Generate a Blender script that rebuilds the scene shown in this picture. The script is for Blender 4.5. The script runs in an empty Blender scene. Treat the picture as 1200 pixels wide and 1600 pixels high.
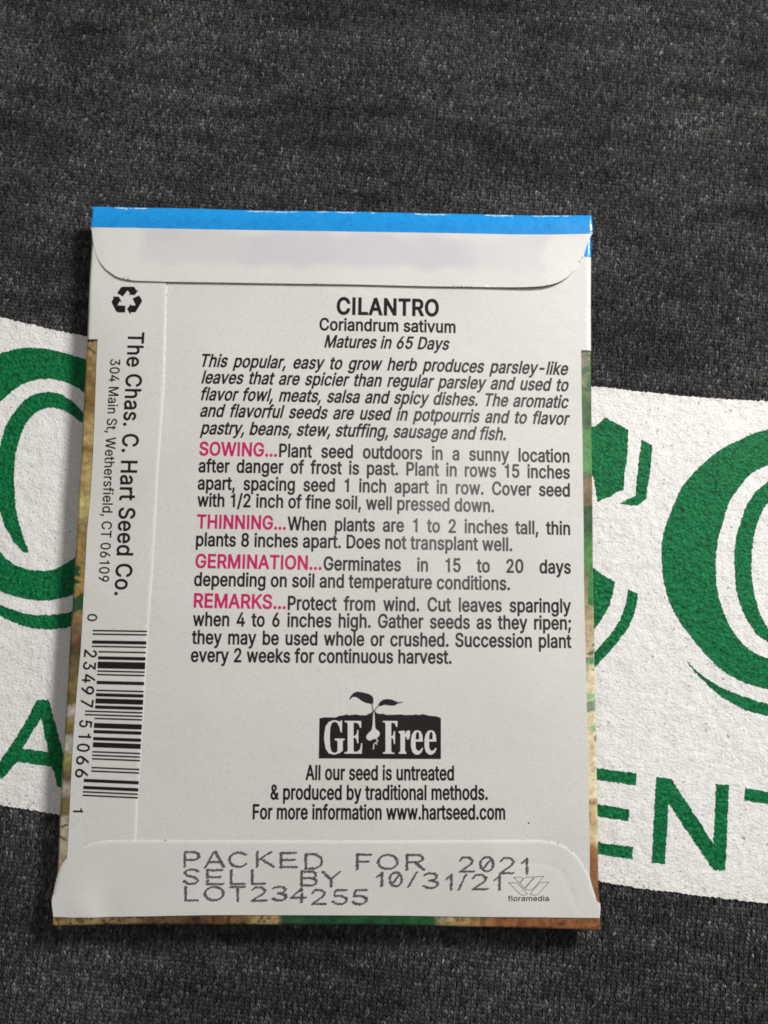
import bpy, math, random, json
import numpy as np
from mathutils import Matrix, Vector
from mathutils.geometry import delaunay_2d_cdt, tessellate_polygon

random.seed(7)
RNG = np.random.default_rng(7)
scene = bpy.context.scene
COL = scene.collection
MM = 0.001                       # everything below is written in millimetres

# ------------------------------------------------------------------ camera
CAM_R = (-0.112, 0.013, -0.014)  # tilt of the phone over the packet
CAM_T = np.array((-7.619, -6.424, -135.188))
FOLD_Z = 2.9                     # height of the packet's folded edge over the shirt
FPX = 1340.0                     # focal length for a 1200 x 1600 picture


def rot_xyz(rx, ry, rz):
    cx, sx, cy, sy, cz, sz = math.cos(rx), math.sin(rx), math.cos(ry), math.sin(ry), math.cos(rz), math.sin(rz)
    return (np.array([[1, 0, 0], [0, cx, -sx], [0, sx, cx]])
            @ np.array([[cy, 0, sy], [0, 1, 0], [-sy, 0, cy]])
            @ np.array([[cz, -sz, 0], [sz, cz, 0], [0, 0, 1]]))


CR = rot_xyz(*CAM_R)
CAM_POS = -CR.T @ CAM_T + np.array((0, 0, FOLD_Z))
cam_data = bpy.data.cameras.new('camera')
cam_data.sensor_fit = 'VERTICAL'
cam_data.sensor_height = 36.0
cam_data.lens = 36.0 * FPX / 1600.0
cam_data.clip_start = 0.005
cam_data.clip_end = 20.0
cam = bpy.data.objects.new('camera', cam_data)
COL.objects.link(cam)
M4 = Matrix.Identity(4)
for i in range(3):
    for j in range(3):
        M4[i][j] = CR.T[i, j]
    M4[i][3] = CAM_POS[i] * MM
cam.matrix_world = M4
scene.camera = cam

# ------------------------------------------------------------------ light
world = bpy.data.worlds.new('World')
scene.world = world
world.use_nodes = True
bg = world.node_tree.nodes['Background']
bg.inputs['Color'].default_value = (1.0, 0.97, 0.945, 1)
bg.inputs['Strength'].default_value = 0.10


def area_lamp(name, pos, target, sx, sy, power, color):
    d = bpy.data.lights.new(name, 'AREA')
    d.shape = 'RECTANGLE'
    d.size, d.size_y = sx, sy
    d.energy = power
    d.color = color
    o = bpy.data.objects.new(name, d)
    COL.objects.link(o)
    o.location = [c * MM for c in pos]
    o.rotation_euler = (Vector(target) - Vector(pos)).to_track_quat('-Z', 'Y').to_euler()
    return o


area_lamp('key_light', (310, 290, 280), (0, 0, 0), 0.10, 0.10, 3.35, (1.0, 0.98, 0.95))  # key lamp for the indoor light from the upper right
area_lamp('ceiling_light', (175, 165, 1200), (0, 0, 0), 0.09, 0.32, 2.0, (1.0, 0.99, 0.95))

vs = scene.view_settings
vs.view_transform = 'Standard'
vs.look = 'None'
vs.exposure = 0.12
vs.gamma = 1.0
vs.use_curve_mapping = False
scene.cycles.max_bounces = 6
scene.cycles.filter_width = 1.75


# ------------------------------------------------------------------ helpers
def px(x, y, z=0.0):
    """The point of the plane at height z (mm) that a traced photo point belongs to."""
    d = CR.T @ np.array(((x - 600) / FPX, -(y - 800) / FPX, -1.0))
    s = (z - CAM_POS[2]) / d[2]
    p = CAM_POS + d * s
    return float(p[0]), float(p[1])


def hash2(ix, iy, seed):
    n = (ix.astype(np.int64) * 374761393 + iy.astype(np.int64) * 668265263 + seed * 974711) & 0x7fffffff
    n = ((n ^ (n >> 13)) * 1274126177) & 0x7fffffff
    return ((n ^ (n >> 16)) & 0xffff) / 65535.0


def vnoise(x, y, scale, seed=0):
    """Smooth value noise in 0..1; scale in mm."""
    x = np.asarray(x, float) / scale
    y = np.asarray(y, float) / scale
    ix, iy = np.floor(x), np.floor(y)
    fx, fy = x - ix, y - iy
    fx, fy = fx * fx * (3 - 2 * fx), fy * fy * (3 - 2 * fy)
    a, b = hash2(ix, iy, seed), hash2(ix + 1, iy, seed)
    c, d = hash2(ix, iy + 1, seed), hash2(ix + 1, iy + 1, seed)
    return (a * (1 - fx) + b * fx) * (1 - fy) + (c * (1 - fx) + d * fx) * fy


def winding(pts, rings):
    """Winding number of the outlines around each point."""
    x, y = pts[:, 0], pts[:, 1]
    w = np.zeros(len(pts), int)
    for poly in rings:
        n = len(poly)
        for i in range(n):
            x1, y1 = poly[i]
            x2, y2 = poly[(i + 1) % n]
            if y1 == y2:
                continue
            hit = x < (x2 - x1) * (y - y1) / (y2 - y1) + x1
            w += ((y1 <= y) & (y2 > y) & hit).astype(int) - ((y2 <= y) & (y1 > y) & hit).astype(int)
    return w


def inside(pts, poly):
    x, y = pts[:, 0], pts[:, 1]
    r = np.zeros(len(pts), bool)
    n = len(poly)
    for i in range(n):
        x1, y1 = poly[i]
        x2, y2 = poly[(i + 1) % n]
        if y1 == y2:
            continue
        c = ((y1 > y) != (y2 > y)) & (x < (x2 - x1) * (y - y1) / (y2 - y1) + x1)
        r ^= c
    return r


def resample(poly, step, closed=True):
    out = []
    n = len(poly)
    for i in range(n if closed else n - 1):
        a, b = np.array(poly[i], float), np.array(poly[(i + 1) % n], float)
        k = max(1, int(round(np.linalg.norm(b - a) / step)))
        for j in range(k):
            out.append(tuple(a + (b - a) * j / k))
    if not closed:
        out.append(tuple(poly[-1]))
    return out


def smooth(poly, closed=True, n=2):
    """Chaikin corner cutting of a traced outline."""
    for _ in range(n):
        q = []
        m = len(poly)
        if not closed:
            q.append(poly[0])
        for i in range(m if closed else m - 1):
            a, b = poly[i], poly[(i + 1) % m]
            q.append((a[0] * .75 + b[0] * .25, a[1] * .75 + b[1] * .25))
            q.append((a[0] * .25 + b[0] * .75, a[1] * .25 + b[1] * .75))
        if not closed:
            q.append(poly[-1])
        poly = q
    return poly


def new_mesh(name, verts, faces, mat, parent=None, smooth_shade=True):
    me = bpy.data.meshes.new(name)
    verts = np.asarray(verts, np.float32) * MM
    me.vertices.add(len(verts))
    me.vertices.foreach_set('co', verts.ravel())
    if isinstance(faces, np.ndarray):
        nf, k = faces.shape
        me.loops.add(nf * k)
        me.loops.foreach_set('vertex_index', faces.astype(np.int32).ravel())
        me.polygons.add(nf)
        me.polygons.foreach_set('loop_start', np.arange(0, nf * k, k, dtype=np.int32))
    else:
        flat = [i for f in faces for i in f]
        ls, s = [], 0
        for f in faces:
            ls.append(s)
            s += len(f)
        me.loops.add(len(flat))
        me.loops.foreach_set('vertex_index', flat)
        me.polygons.add(len(faces))
        me.polygons.foreach_set('loop_start', ls)
    me.update(calc_edges=True)
    me.validate()
    if smooth_shade:
        me.polygons.foreach_set('use_smooth', np.ones(len(me.polygons), bool))
    me.materials.append(mat)
    o = bpy.data.objects.new(name, me)
    COL.objects.link(o)
    if parent is not None:
        o.parent = parent
    return o


def set_colors(o, rgb):
    a = o.data.color_attributes.new('ink', 'FLOAT_COLOR', 'POINT')
    rgba = np.ones((len(o.data.vertices), 4), np.float32)
    rgba[:, :3] = rgb
    a.data.foreach_set('color', rgba.ravel())


def sheet_data(poly, step, zf, holes=(), edge_step=None):
    """A finely triangulated sheet that fills an outline (mm) and follows a height function."""
    es = edge_step or step
    rings = [resample(poly, es)] + [resample(h, es) for h in holes]
    co, edges = [], []
    for r in rings:
        s = len(co)
        co += r
        edges += [(s + i, s + (i + 1) % len(r)) for i in range(len(r))]
    P = np.array(poly)
    x0, y0 = P.min(0)
    x1, y1 = P.max(0)
    gx, gy = np.meshgrid(np.arange(x0, x1, step), np.arange(y0, y1, step * .87))
    gx = gx + (np.arange(gx.shape[0])[:, None] % 2) * step * .5
    g = np.c_[gx.ravel(), gy.ravel()] + RNG.uniform(-.12, .12, (gx.size, 2)) * step
    g = g[inside(g, rings[0])]
    for r in rings[1:]:
        g = g[~inside(g, r)]
    # keep clear of the outline, by a coarse occupancy grid
    cell = step * .55
    occ = set()
    for r in rings:
        for q in resample(r, cell * .7):
            occ.add((int(q[0] // cell), int(q[1] // cell)))
    keep = [(int(a // cell), int(b // cell)) not in occ for a, b in g]
    g = g[np.array(keep, bool)] if len(g) else g
    co = [Vector(c) for c in co] + [Vector((float(a), float(b))) for a, b in g]
    V, _, F, _, _, _ = delaunay_2d_cdt(co, edges, [], 0, 1e-6)
    V = np.array([(v[0], v[1]) for v in V])
    F = np.array(F)
    c = V[F].mean(1)
    k = inside(c, rings[0])
    for r in rings[1:]:
        k &= ~inside(c, r)
    F = F[k]
    # counter-clockwise, so normals point up
    a, b, d = V[F[:, 0]], V[F[:, 1]], V[F[:, 2]]
    cr = (b[:, 0] - a[:, 0]) * (d[:, 1] - a[:, 1]) - (b[:, 1] - a[:, 1]) * (d[:, 0] - a[:, 0])
    F[cr < 0] = F[cr < 0][:, ::-1]
    used = np.unique(F)
    m = np.full(len(V), -1)
    m[used] = np.arange(len(used))
    V = V[used]
    F = m[F]
    return np.c_[V, zf(V[:, 0], V[:, 1])], F


def sheet(name, poly, step, zf, mat, parent=None, holes=(), thick=0.0, edge_step=None, bevel=0.0):
    V, F = sheet_data(poly, step, zf, holes, edge_step)
    nsheet = len(F)
    if thick:                    # cut edge of the paper, with vertices of its own so it stays crisp
        e = np.concatenate([F[:, [0, 1]], F[:, [1, 2]], F[:, [2, 0]]])
        key = {}
        for a, b in e:
            key[(int(a), int(b))] = 1
        rim = [(a, b) for a, b in key if (b, a) not in key]
        nrm = np.zeros((len(V), 2))
        for a, b in rim:
            d = V[b, :2] - V[a, :2]
            d = d / max(np.hypot(*d), 1e-9)
            nrm[a] += (d[1], -d[0])
            nrm[b] += (d[1], -d[0])
        ln = np.maximum(np.hypot(nrm[:, 0], nrm[:, 1]), 1e-9)
        nrm /= ln[:, None]
        low = np.c_[V[:, :2] + nrm * bevel, V[:, 2] - thick]
        VV, FF = [], []
        for a, b in rim:
            s = len(V) + len(VV)
            VV += [V[a], V[b], low[b], low[a]]
            FF += [(s, s + 3, s + 2), (s, s + 2, s + 1)]
        V, F = np.concatenate([V, np.array(VV)]), np.concatenate([F, np.array(FF)])
    o = new_mesh(name, V, F, mat, parent)
    return o


def line_dist(x, y, line):
    """Distance of points to a polyline."""
    x, y = np.asarray(x, float), np.asarray(y, float)
    best = np.full(x.shape, 1e9)
    for (x1, y1), (x2, y2) in zip(line[:-1], line[1:]):
        dx, dy = x2 - x1, y2 - y1
        t = np.clip(((x - x1) * dx + (y - y1) * dy) / max(dx * dx + dy * dy, 1e-12), 0, 1)
        best = np.minimum(best, np.hypot(x - x1 - t * dx, y - y1 - t * dy))
    return best


def thing(name, label, cat, loc=(0, 0, 0)):
    o = bpy.data.objects.new(name, None)
    o.empty_display_size = .01
    o.location = loc
    COL.objects.link(o)
    o['label'] = label
    o['category'] = cat
    return o


def lin(r, g, b):
    return tuple(((c / 255) / 12.92 if c / 255 <= .04045 else ((c / 255 + .055) / 1.055) ** 2.4) for c in (r, g, b))


# ------------------------------------------------------------------ materials
def material(name, color, rough=.6, spec=.4, attr=None, noise=None, bump=None, sheen=0, coat=0):
    m = bpy.data.materials.new(name)
    m.use_nodes = True
    nt = m.node_tree
    b = nt.nodes['Principled BSDF']
    b.inputs['Base Color'].default_value = (*color, 1)
    b.inputs['Roughness'].default_value = rough
    b.inputs['Specular IOR Level'].default_value = spec
    if coat:
        b.inputs['Coat Weight'].default_value = coat
        b.inputs['Coat Roughness'].default_value = .22
    if sheen:
        b.inputs['Sheen Weight'].default_value = sheen
    tc = nt.nodes.new('ShaderNodeTexCoord')
    src = None
    if attr:
        a = nt.nodes.new('ShaderNodeAttribute')
        a.attribute_name = attr
        src = a.outputs['Color']
        nt.links.new(src, b.inputs['Base Color'])
    for scale, lo, hi, c2 in (noise or ()):
        n = nt.nodes.new('ShaderNodeTexNoise')
        n.inputs['Scale'].default_value = scale
        n.inputs['Detail'].default_value = 3
        nt.links.new(tc.outputs['Object'], n.inputs['Vector'])
        r = nt.nodes.new('ShaderNodeMapRange')
        r.inputs['From Min'].default_value = lo
        r.inputs['From Max'].default_value = hi
        nt.links.new(n.outputs['Fac'], r.inputs['Value'])
        mix = nt.nodes.new('ShaderNodeMix')
        mix.data_type = 'RGBA'
        mix.inputs[6].default_value = (*color, 1)
        if src is not None:
            nt.links.new(src, mix.inputs[6])
        mix.inputs[7].default_value = (*c2, 1)
        nt.links.new(r.outputs['Result'], mix.inputs[0])
        src = mix.outputs[2]
        nt.links.new(src, b.inputs['Base Color'])
    prev = None
    for scale, strength, dist in (bump or ()):
        n = nt.nodes.new('ShaderNodeTexNoise')
        n.inputs['Scale'].default_value = scale
        n.inputs['Detail'].default_value = 4
        nt.links.new(tc.outputs['Object'], n.inputs['Vector'])
        bp = nt.nodes.new('ShaderNodeBump')
        bp.inputs['Strength'].default_value = strength
        bp.inputs['Distance'].default_value = dist
        nt.links.new(n.outputs['Fac'], bp.inputs['Height'])
        if prev is not None:
            nt.links.new(prev, bp.inputs['Normal'])
        prev = bp.outputs['Normal']
    if prev is not None:
        nt.links.new(prev, b.inputs['Normal'])
    return m


PAPER_C = (.62, .615, .592)
M_PAPER = material('white_paper', PAPER_C, .5, .35,
                   noise=[(2600, .45, .8, (.55, .543, .515)), (55, .5, .85, (.57, .558, .535))],
                   bump=[(2400, .10, .00006), (120, .18, .0006)])
M_FLAP = material('thin_flap_paper', PAPER_C, .46, .38, attr='ink', noise=[(2600, .5, .85, (.56, .55, .53))],
                  bump=[(2400, .10, .00006), (120, .18, .0006)])
M_INK = material('black_ink', (.012, .011, .010), .27, .40, noise=[(4000, .55, .8, (.03, .028, .025))])
M_MAGENTA = material('magenta_ink', lin(190, 20, 94), .40, .45, noise=[(4000, .5, .8, lin(176, 26, 96))])
M_STAMP = material('stamped_grey_ink', (.075, .068, .072), .6, .3, noise=[(2500, .45, .7, (.17, .16, .16))])
M_BLUE = material('blue_print', lin(24, 140, 212), .26, .5, noise=[(900, .5, .8, lin(16, 124, 200)), (3000, .62, .72, lin(60, 160, 220))],
                  bump=[(260, .35, .0005)], coat=.5)
M_WEAR = material('worn_white_fold', (.45, .64, .80), .6, .2)
M_PICTURE = material('picture_print', (.3, .25, .15), .30, .5, attr='ink', bump=[(300, .3, .0004)], coat=.2)
M_YARN = material('heather_yarn', (.05, .05, .05), .85, .2, attr='ink')
M_BACKING = material('dark_knit_backing', (.014, .014, .015), .95, .1, noise=[(1400, .5, .72, (.05, .05, .051)), (160, .45, .75, (.026, .026, .027))], bump=[(1300, .8, .0004)])
M_PRINT = material('white_shirt_ink', (.775, .762, .742), .65, .3,
                   noise=[(2100, .48, .74, (.63, .617, .60)), (420, .5, .8, (.68, .665, .645)), (1900, .665, .72, (.24, .23, .225))],
                   bump=[(2600, .7, .00018), (6000, .5, .00010)])
M_GREEN = material('green_shirt_ink', (.003, .155, .050), .52, .16,
                   noise=[(1500, .44, .66, (.001, .080, .023)), (2700, .58, .70, (.012, .25, .085))],
                   bump=[(2000, .95, .00032), (5200, .7, .00015)])

# ------------------------------------------------------------------ the shirt
SH_ANG = math.radians(-5.0)


def shirt_z(x, y):
    """Gentle drape of the cloth, in mm."""
    return .7 * (vnoise(x, y, 42, 3) - .5) + .18 * (vnoise(x, y, 13, 4) - .5)


def print_z(x, y):
    return (shirt_z(x, y) + .36 + .07 * (vnoise(x, y, .8, 5) - .5) + .10 * (vnoise(x, y, .42, 6) - .5)
            + .08 * (vnoise(x, y, 2.6, 8) - .5) + .022 * np.cos((x * math.cos(SH_ANG) + y * math.sin(SH_ANG)) * 2 * math.pi / .84))


shirt = thing('sweatshirt', 'dark heather grey knit sweatshirt with green letters printed on a white band', 'sweatshirt')


def pxs(pts, z=.3):
    return [px(x, y, z) for x, y in pts]


BAND = pxs([(-140, 470), (-60, 484), (0, 496), (30, 503), (60, 510), (90, 517), (137, 526), (300, 545), (600, 574), (924, 604), (960, 607),
            (1000, 612), (1060, 618), (1120, 623), (1200, 627), (1360, 634), (1360, 1432), (1200, 1412), (1080, 1398), (1000, 1388),
            (935, 1377), (600, 1335), (300, 1300), (95, 1273), (0, 1257), (-140, 1232)])


def ragged(poly, amp, seed, step=.15):
    q = np.array(resample(poly, step))
    q[:, 0] += amp * (vnoise(q[:, 0], q[:, 1], .28, seed) - .5) * 2
    q[:, 1] += amp * (vnoise(q[:, 0], q[:, 1], .28, seed + 1) - .5) * 2
    return [tuple(p) for p in q]


# --- knitted stitches: V after V of heathered yarn
def packet_cover():
    return pxs([(185, 365), (885, 375), (895, 1410), (125, 1400)], 2.5)


def streak(x, y):
    """Heather streaks that run along the rows of the knit, 0..1."""
    ca, sa = math.cos(SH_ANG), math.sin(SH_ANG)
    lx, ly = x * ca + y * sa, -x * sa + y * ca
    return (vnoise(lx, ly * 5, 13, 41) * .36 + vnoise(lx, ly * 3.4, 5, 44) * .32 + vnoise(lx, ly * 1.4, 17, 42) * .32)


def build_knit():
    wale, course = .84, .60
    ca, sa = math.cos(SH_ANG), math.sin(SH_ANG)
    I, J = np.meshgrid(np.arange(-150, 151), np.arange(-250, 251))
    I, J = I.ravel().astype(float), J.ravel().astype(float)
    lx, ly = I * wale, J * course
    lx = lx + .25 * (vnoise(I, J, 6, 31) - .5)
    ly = ly + .22 * (vnoise(I, J, 5, 32) - .5)
    X, Y = lx * ca - ly * sa, lx * sa + ly * ca
    ok = (np.abs(X - 6) < 104) & (Y > -120) & (Y < 126)
    P = np.c_[X, Y]
    ok &= ~inside(P, packet_cover())
    # stitches under the solid of the white print are not seen either
    B = np.array(BAND)
    cen = B.mean(0)
    ok &= ~(inside(P + np.array((0, 1.2)), BAND) & inside(P - np.array((0, 1.2)), BAND))
    lx, ly, I, J = lx[ok], ly[ok], I[ok], J[ok]
    n = len(lx)
    rows = []
    cols = []
    # tone of the heather: long horizontal streaks plus single light and dark yarns
    stk = streak(X[ok], Y[ok])
    for side in (-1, 1):
        tone = np.exp(RNG.normal(0, .45, n)) * (.12 + 1.75 * stk)
        for k in range(4):
            off = (k - 1.5) * .078
            w = .062 * RNG.uniform(.75, 1.25, n)
            jit = RNG.normal(0, .06, (n, 2))
            # leg runs from the bottom of the V outwards and up, tucked under the next row
            t = np.array([0, .33, .66, 1.0])
            px_ = side * (.07 + .40 * t ** .85)[None, :] * wale * .93 + off + jit[:, :1] + side * RNG.normal(0, .035, (n, 4))
            py_ = (-.55 + 1.55 * t)[None, :] * course + jit[:, 1:] + off * .35 * side
            pz_ = (np.array([-.06, .22, .26, .02]))[None, :] - abs(off) * .9 + RNG.normal(0, .02, (n, 4))
            tw = np.array([.55, 1, 1, .5])[None, :] * w[:, None]
            cx, cy = lx[:, None] + px_, ly[:, None] + py_
            V = np.empty((n, 4, 3, 3))
            for q, (dx, dz) in enumerate(((-1, -.35), (0, .55), (1, -.35))):
                ax, ay = cx + dx * tw * .95, cy - dx * tw * side * .25
                V[:, :, q, 0] = ax * ca - ay * sa
                V[:, :, q, 1] = ax * sa + ay * ca
                V[:, :, q, 2] = pz_ + dz * tw
            rows.append(V.reshape(n, 12, 3))
            strand = tone * np.exp(RNG.normal(0, .38, n))
            c = strand[:, None] * np.array((.0425, .0420, .0424))
            c *= 1 + RNG.normal(0, .06, (n, 3))
            light = RNG.random(n) < .022
            c[light] = RNG.uniform(.07, .12, (light.sum(), 1)) * np.array((1, .98, .94))
            cols.append(np.repeat(np.clip(c, .006, .3)[:, None, :], 12, 1))
    V = np.concatenate(rows)
    C = np.concatenate(cols).reshape(-1, 3)
    V = V.reshape(-1, 3)
    V[:, 2] += shirt_z(V[:, 0], V[:, 1])
    quad = []
    for r in range(3):
        for q in range(2):
            a = r * 3 + q
            quad.append((a, a + 1, a + 4, a + 3))
    quad = np.array(quad)
    m = len(V) // 12
    F = (np.arange(m)[:, None, None] * 12 + quad[None]).reshape(-1, 4)
    o = new_mesh('knit_fabric', V, F, M_YARN, shirt)
    set_colors(o, C)
    return o


knit = build_knit()


# --- loose fibres standing off the yarn
def build_fuzz(n=210000):
    X = RNG.uniform(-98, 110, n)
    Y = RNG.uniform(-120, 126, n)
    P = np.c_[X, Y]
    ok = ~inside(P, packet_cover())
    inb = inside(P, BAND)
    near = inb & inside(P + (0, 1.0), BAND) & inside(P - (0, 1.0), BAND)
    ok &= ~near
    X, Y = X[ok], Y[ok]
    n = len(X)
    L = np.where(RNG.random(n) < .12, RNG.uniform(.8, 1.6, n), RNG.uniform(.25, .75, n))
    a = math.pi / 2 + np.where(RNG.random(n) < .5, 1, -1) * np.abs(RNG.normal(.35, .38, n))
    bend = RNG.normal(0, .8, n)
    w = RNG.uniform(.014, .034, n)
    z0 = shirt_z(X, Y) + RNG.uniform(.10, .34, n)
    V = np.empty((n, 8, 3))
    x, y, z = X.copy(), Y.copy(), z0.copy()
    for k in range(4):
        t = k / 3
        ang = a + bend * t
        nx, ny = -np.sin(ang), np.cos(ang)
        ww = w * (1 - .7 * t)
        V[:, 2 * k] = np.c_[x - nx * ww, y - ny * ww, z]
        V[:, 2 * k + 1] = np.c_[x + nx * ww, y + ny * ww, z + .004]
        x = x + np.cos(ang) * L / 3
        y = y + np.sin(ang) * L / 3
        z = z + (.16 - .2 * t) * RNG.uniform(.2, 1.1, n)
    tone = np.exp(RNG.normal(-3.0, .44, n)) * (.25 + 1.5 * streak(X, Y))
    C = tone[:, None] * np.array((1, .99, .975)) * (1 + RNG.normal(0, .08, (n, 3)))
    lint = RNG.random(n) < .0012
    C[lint] = RNG.uniform(.2, .4, (lint.sum(), 1)) * np.array((1, .97, .92))
    q = np.array([(0, 2, 3, 1), (2, 4, 5, 3), (4, 6, 7, 5)])
    F = (np.arange(n)[:, None, None] * 8 + q[None]).reshape(-1, 4)
    o = new_mesh('fabric_fuzz', V.reshape(-1, 3), F, M_YARN, knit)
    set_colors(o, np.repeat(np.clip(C, .01, .4)[:, None], 8, 1).reshape(-1, 3))


build_fuzz()

# the cloth under the stitches
gx, gy = np.meshgrid(np.linspace(-240, 240, 161), np.linspace(-240, 240, 161))
zz = shirt_z(gx, gy) - .12
nn = 161
ids = np.arange(nn * nn).reshape(nn, nn)
FF = np.stack([ids[:-1, :-1], ids[:-1, 1:], ids[1:, 1:], ids[1:, :-1]], -1).reshape(-1, 4)
new_mesh('fabric_backing', np.c_[gx.ravel(), gy.ravel(), zz.ravel()], FF, M_BACKING, shirt)

# --- the print
panel = sheet('printed_panel', ragged(BAND, .15, 71), .42, print_z, M_PRINT, shirt, edge_step=.3)
panel['label'] = 'white printed band with green letters'


def letter(label, outlines, sm=2):
    """One green letter: a list of (outline, holes) in photo points on the print."""
    VV, FF, s = [], [], 0
    for out, holes in outlines:
        o = ragged(smooth(pxs(out, .4), n=sm) if sm else pxs(out, .4), .11, 81)
        h = [ragged(smooth(pxs(q, .4), n=sm) if sm else pxs(q, .4), .11, 83) for q in holes]
        V, F = sheet_data(o, .34, lambda x, y: print_z(x, y) + .05, h, .25)
        VV.append(V)
        FF.append(F + s)
        s += len(V)
    ob = new_mesh('letter', np.concatenate(VV), np.concatenate(FF), M_GREEN, panel)
    ob['label'] = label


letter('large green outlined letter O at the left end of the band', [
    ([(-20, 556), (0, 552), (25, 545), (55, 543), (85, 547), (110, 554), (137, 562), (165, 580), (195, 625), (212, 690), (215, 760), (200, 830),
      (170, 890), (140, 918), (114, 930), (99, 934), (81, 938), (56, 938), (37, 935), (19, 930), (0, 923), (-40, 900), (-85, 840), (-105, 750), (-98, 660), (-65, 590)],
     [[(-14, 650), (0, 628), (20, 610), (35, 600), (55, 593), (75, 591), (95, 594), (115, 602), (133, 613), (150, 640), (160, 690), (162, 760),
       (150, 825), (135, 855), (118, 870), (107, 878), (94, 886), (75, 892), (49, 891.5), (34, 887), (17, 878), (4, 867), (0, 860), (-18, 825), (-27, 780), (-28, 720)]]),
    ([(1, 693), (5, 677), (10, 663), (20, 647), (30, 634), (42, 622), (55, 615), (72, 612), (87, 613), (100, 618), (115, 628), (125, 638), (130, 645), (138, 670),
      (130, 662), (120, 655), (107, 645), (95, 639), (85, 637), (73, 637), (62, 641), (50, 649), (42, 660), (35, 672), (32, 682), (27, 698), (25, 705), (23, 719), (22, 743),
      (23, 771), (26, 797), (31, 820), (37, 841), (44, 856), (45.5, 865), (37, 862), (30, 855), (22, 846), (17, 837), (11, 827), (6, 814), (0, 800), (-6, 770), (-6, 730)], []),
    ([(-30, 925), (0, 945.5), (19, 952), (37, 958), (56, 960.5), (79, 961), (97, 959), (113, 956), (150, 940), (150, 960), (111, 981), (84, 983), (66, 983), (49, 981),
      (30, 975.5), (15, 969), (0, 961.5), (-30, 935)], [])])
letter('green outlined letter showing only its right ends beside the packet', [
    ([(880, 692), (924, 667), (932, 665), (946, 652), (982, 672), (980, 715), (976, 742), (975, 764), (954, 775), (934, 784), (930, 757), (925, 737), (880, 720)], []),
    ([(1003, 687), (1019, 696), (1017, 732), (1012.5, 760), (1010, 780), (996, 790), (969, 787), (982, 779), (994, 774), (996, 745), (999.5, 715)], []),
    ([(870, 872), (927, 887), (944, 899), (961, 909), (959.5, 925), (952, 947), (942, 967), (929, 984), (870, 1010)], []),
    ([(982, 920), (998, 928), (996, 942), (990, 965), (980, 985), (967, 1002), (950, 1022), (930, 1042), (880, 1066), (880, 1050), (929, 1020), (950, 997), (965, 977), (975, 957), (980.5, 940)], [])], 0)
letter('large green outlined letter O cut by the right edge', [
    ([(1300, 660), (1250, 662), (1199, 671), (1175, 677), (1150, 690), (1125, 702), (1107, 717), (1087, 735), (1070, 754), (1060, 772), (1050, 797), (1041, 819), (1036, 837),
      (1034, 862), (1036, 895), (1042, 927), (1052, 952), (1065, 975), (1085, 1001), (1107, 1027), (1132, 1050), (1162, 1067), (1200, 1077), (1250, 1082), (1320, 1080), (1340, 870), (1330, 700)],
     [[(1250, 716), (1200, 726), (1182, 735), (1167, 745), (1155, 761), (1142, 780), (1135, 795), (1129, 819), (1124, 835), (1119, 860), (1119, 895), (1121, 920), (1126, 942), (1135, 967),
       (1150, 995), (1172, 1017), (1200, 1030), (1250, 1036), (1285, 1010), (1300, 870), (1285, 740)]]),
    ([(1230, 735), (1200, 752), (1187, 762), (1177, 772), (1165, 792), (1157, 817), (1152, 832), (1147, 862), (1149, 905), (1152, 932), (1165, 965), (1180, 989), (1200, 1004), (1230, 1018),
      (1230, 1000), (1200, 985), (1187, 960), (1179, 930), (1174, 900), (1175, 857), (1180, 827), (1185, 815), (1191, 797), (1200, 785), (1230, 765)], []),
    ([(1072, 1030), (1085, 1045), (1100, 1057), (1120, 1070), (1145, 1082), (1170, 1091), (1200, 1101), (1290, 1112), (1290, 1130), (1200, 1119), (1170, 1111), (1150, 1102), (1130, 1090), (1112, 1075), (1092, 1056), (1080, 1042)], [])])


def z4(pts, ox, oy, k=4.0):
    return [(ox + a / k, oy + b / k) for a, b in pts]


letter('green letter A at the left of the packet', [
    (z4([(235, 530), (310, 535), (335, 640), (370, 770), (402, 880), (470, 1105), (385, 1085), (360, 1075), (340, 990), (325, 950), (110, 918), (20, 1025), (-70, 1012), (0, 915), (50, 850), (120, 740), (190, 620)], 0, 960),
     [z4([(262, 645), (305, 860), (140, 838)], 0, 960)])], 0)
letter('green letter E half hidden by the packet', [
    (z4([(50, 468), (380, 515), (375, 588), (118, 552), (115, 703), (333, 738), (328, 812), (112, 780), (110, 942), (358, 975), (355, 1050), (30, 1004)], 900, 1080), [])], 0)
letter('green letter N', [
    (z4([(502, 535), (595, 548), (860, 955), (878, 580), (960, 588), (935, 1122), (860, 1115), (580, 705), (556, 1080), (475, 1070)], 900, 1080), [])], 0)
letter('green letter T cut by the right edge', [
    (z4([(1060, 605), (1200, 630), (1420, 662), (1415, 738), (1300, 722), (1290, 1165), (1210, 1155), (1222, 708), (1055, 685)], 900, 1080), [])], 0)

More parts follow.
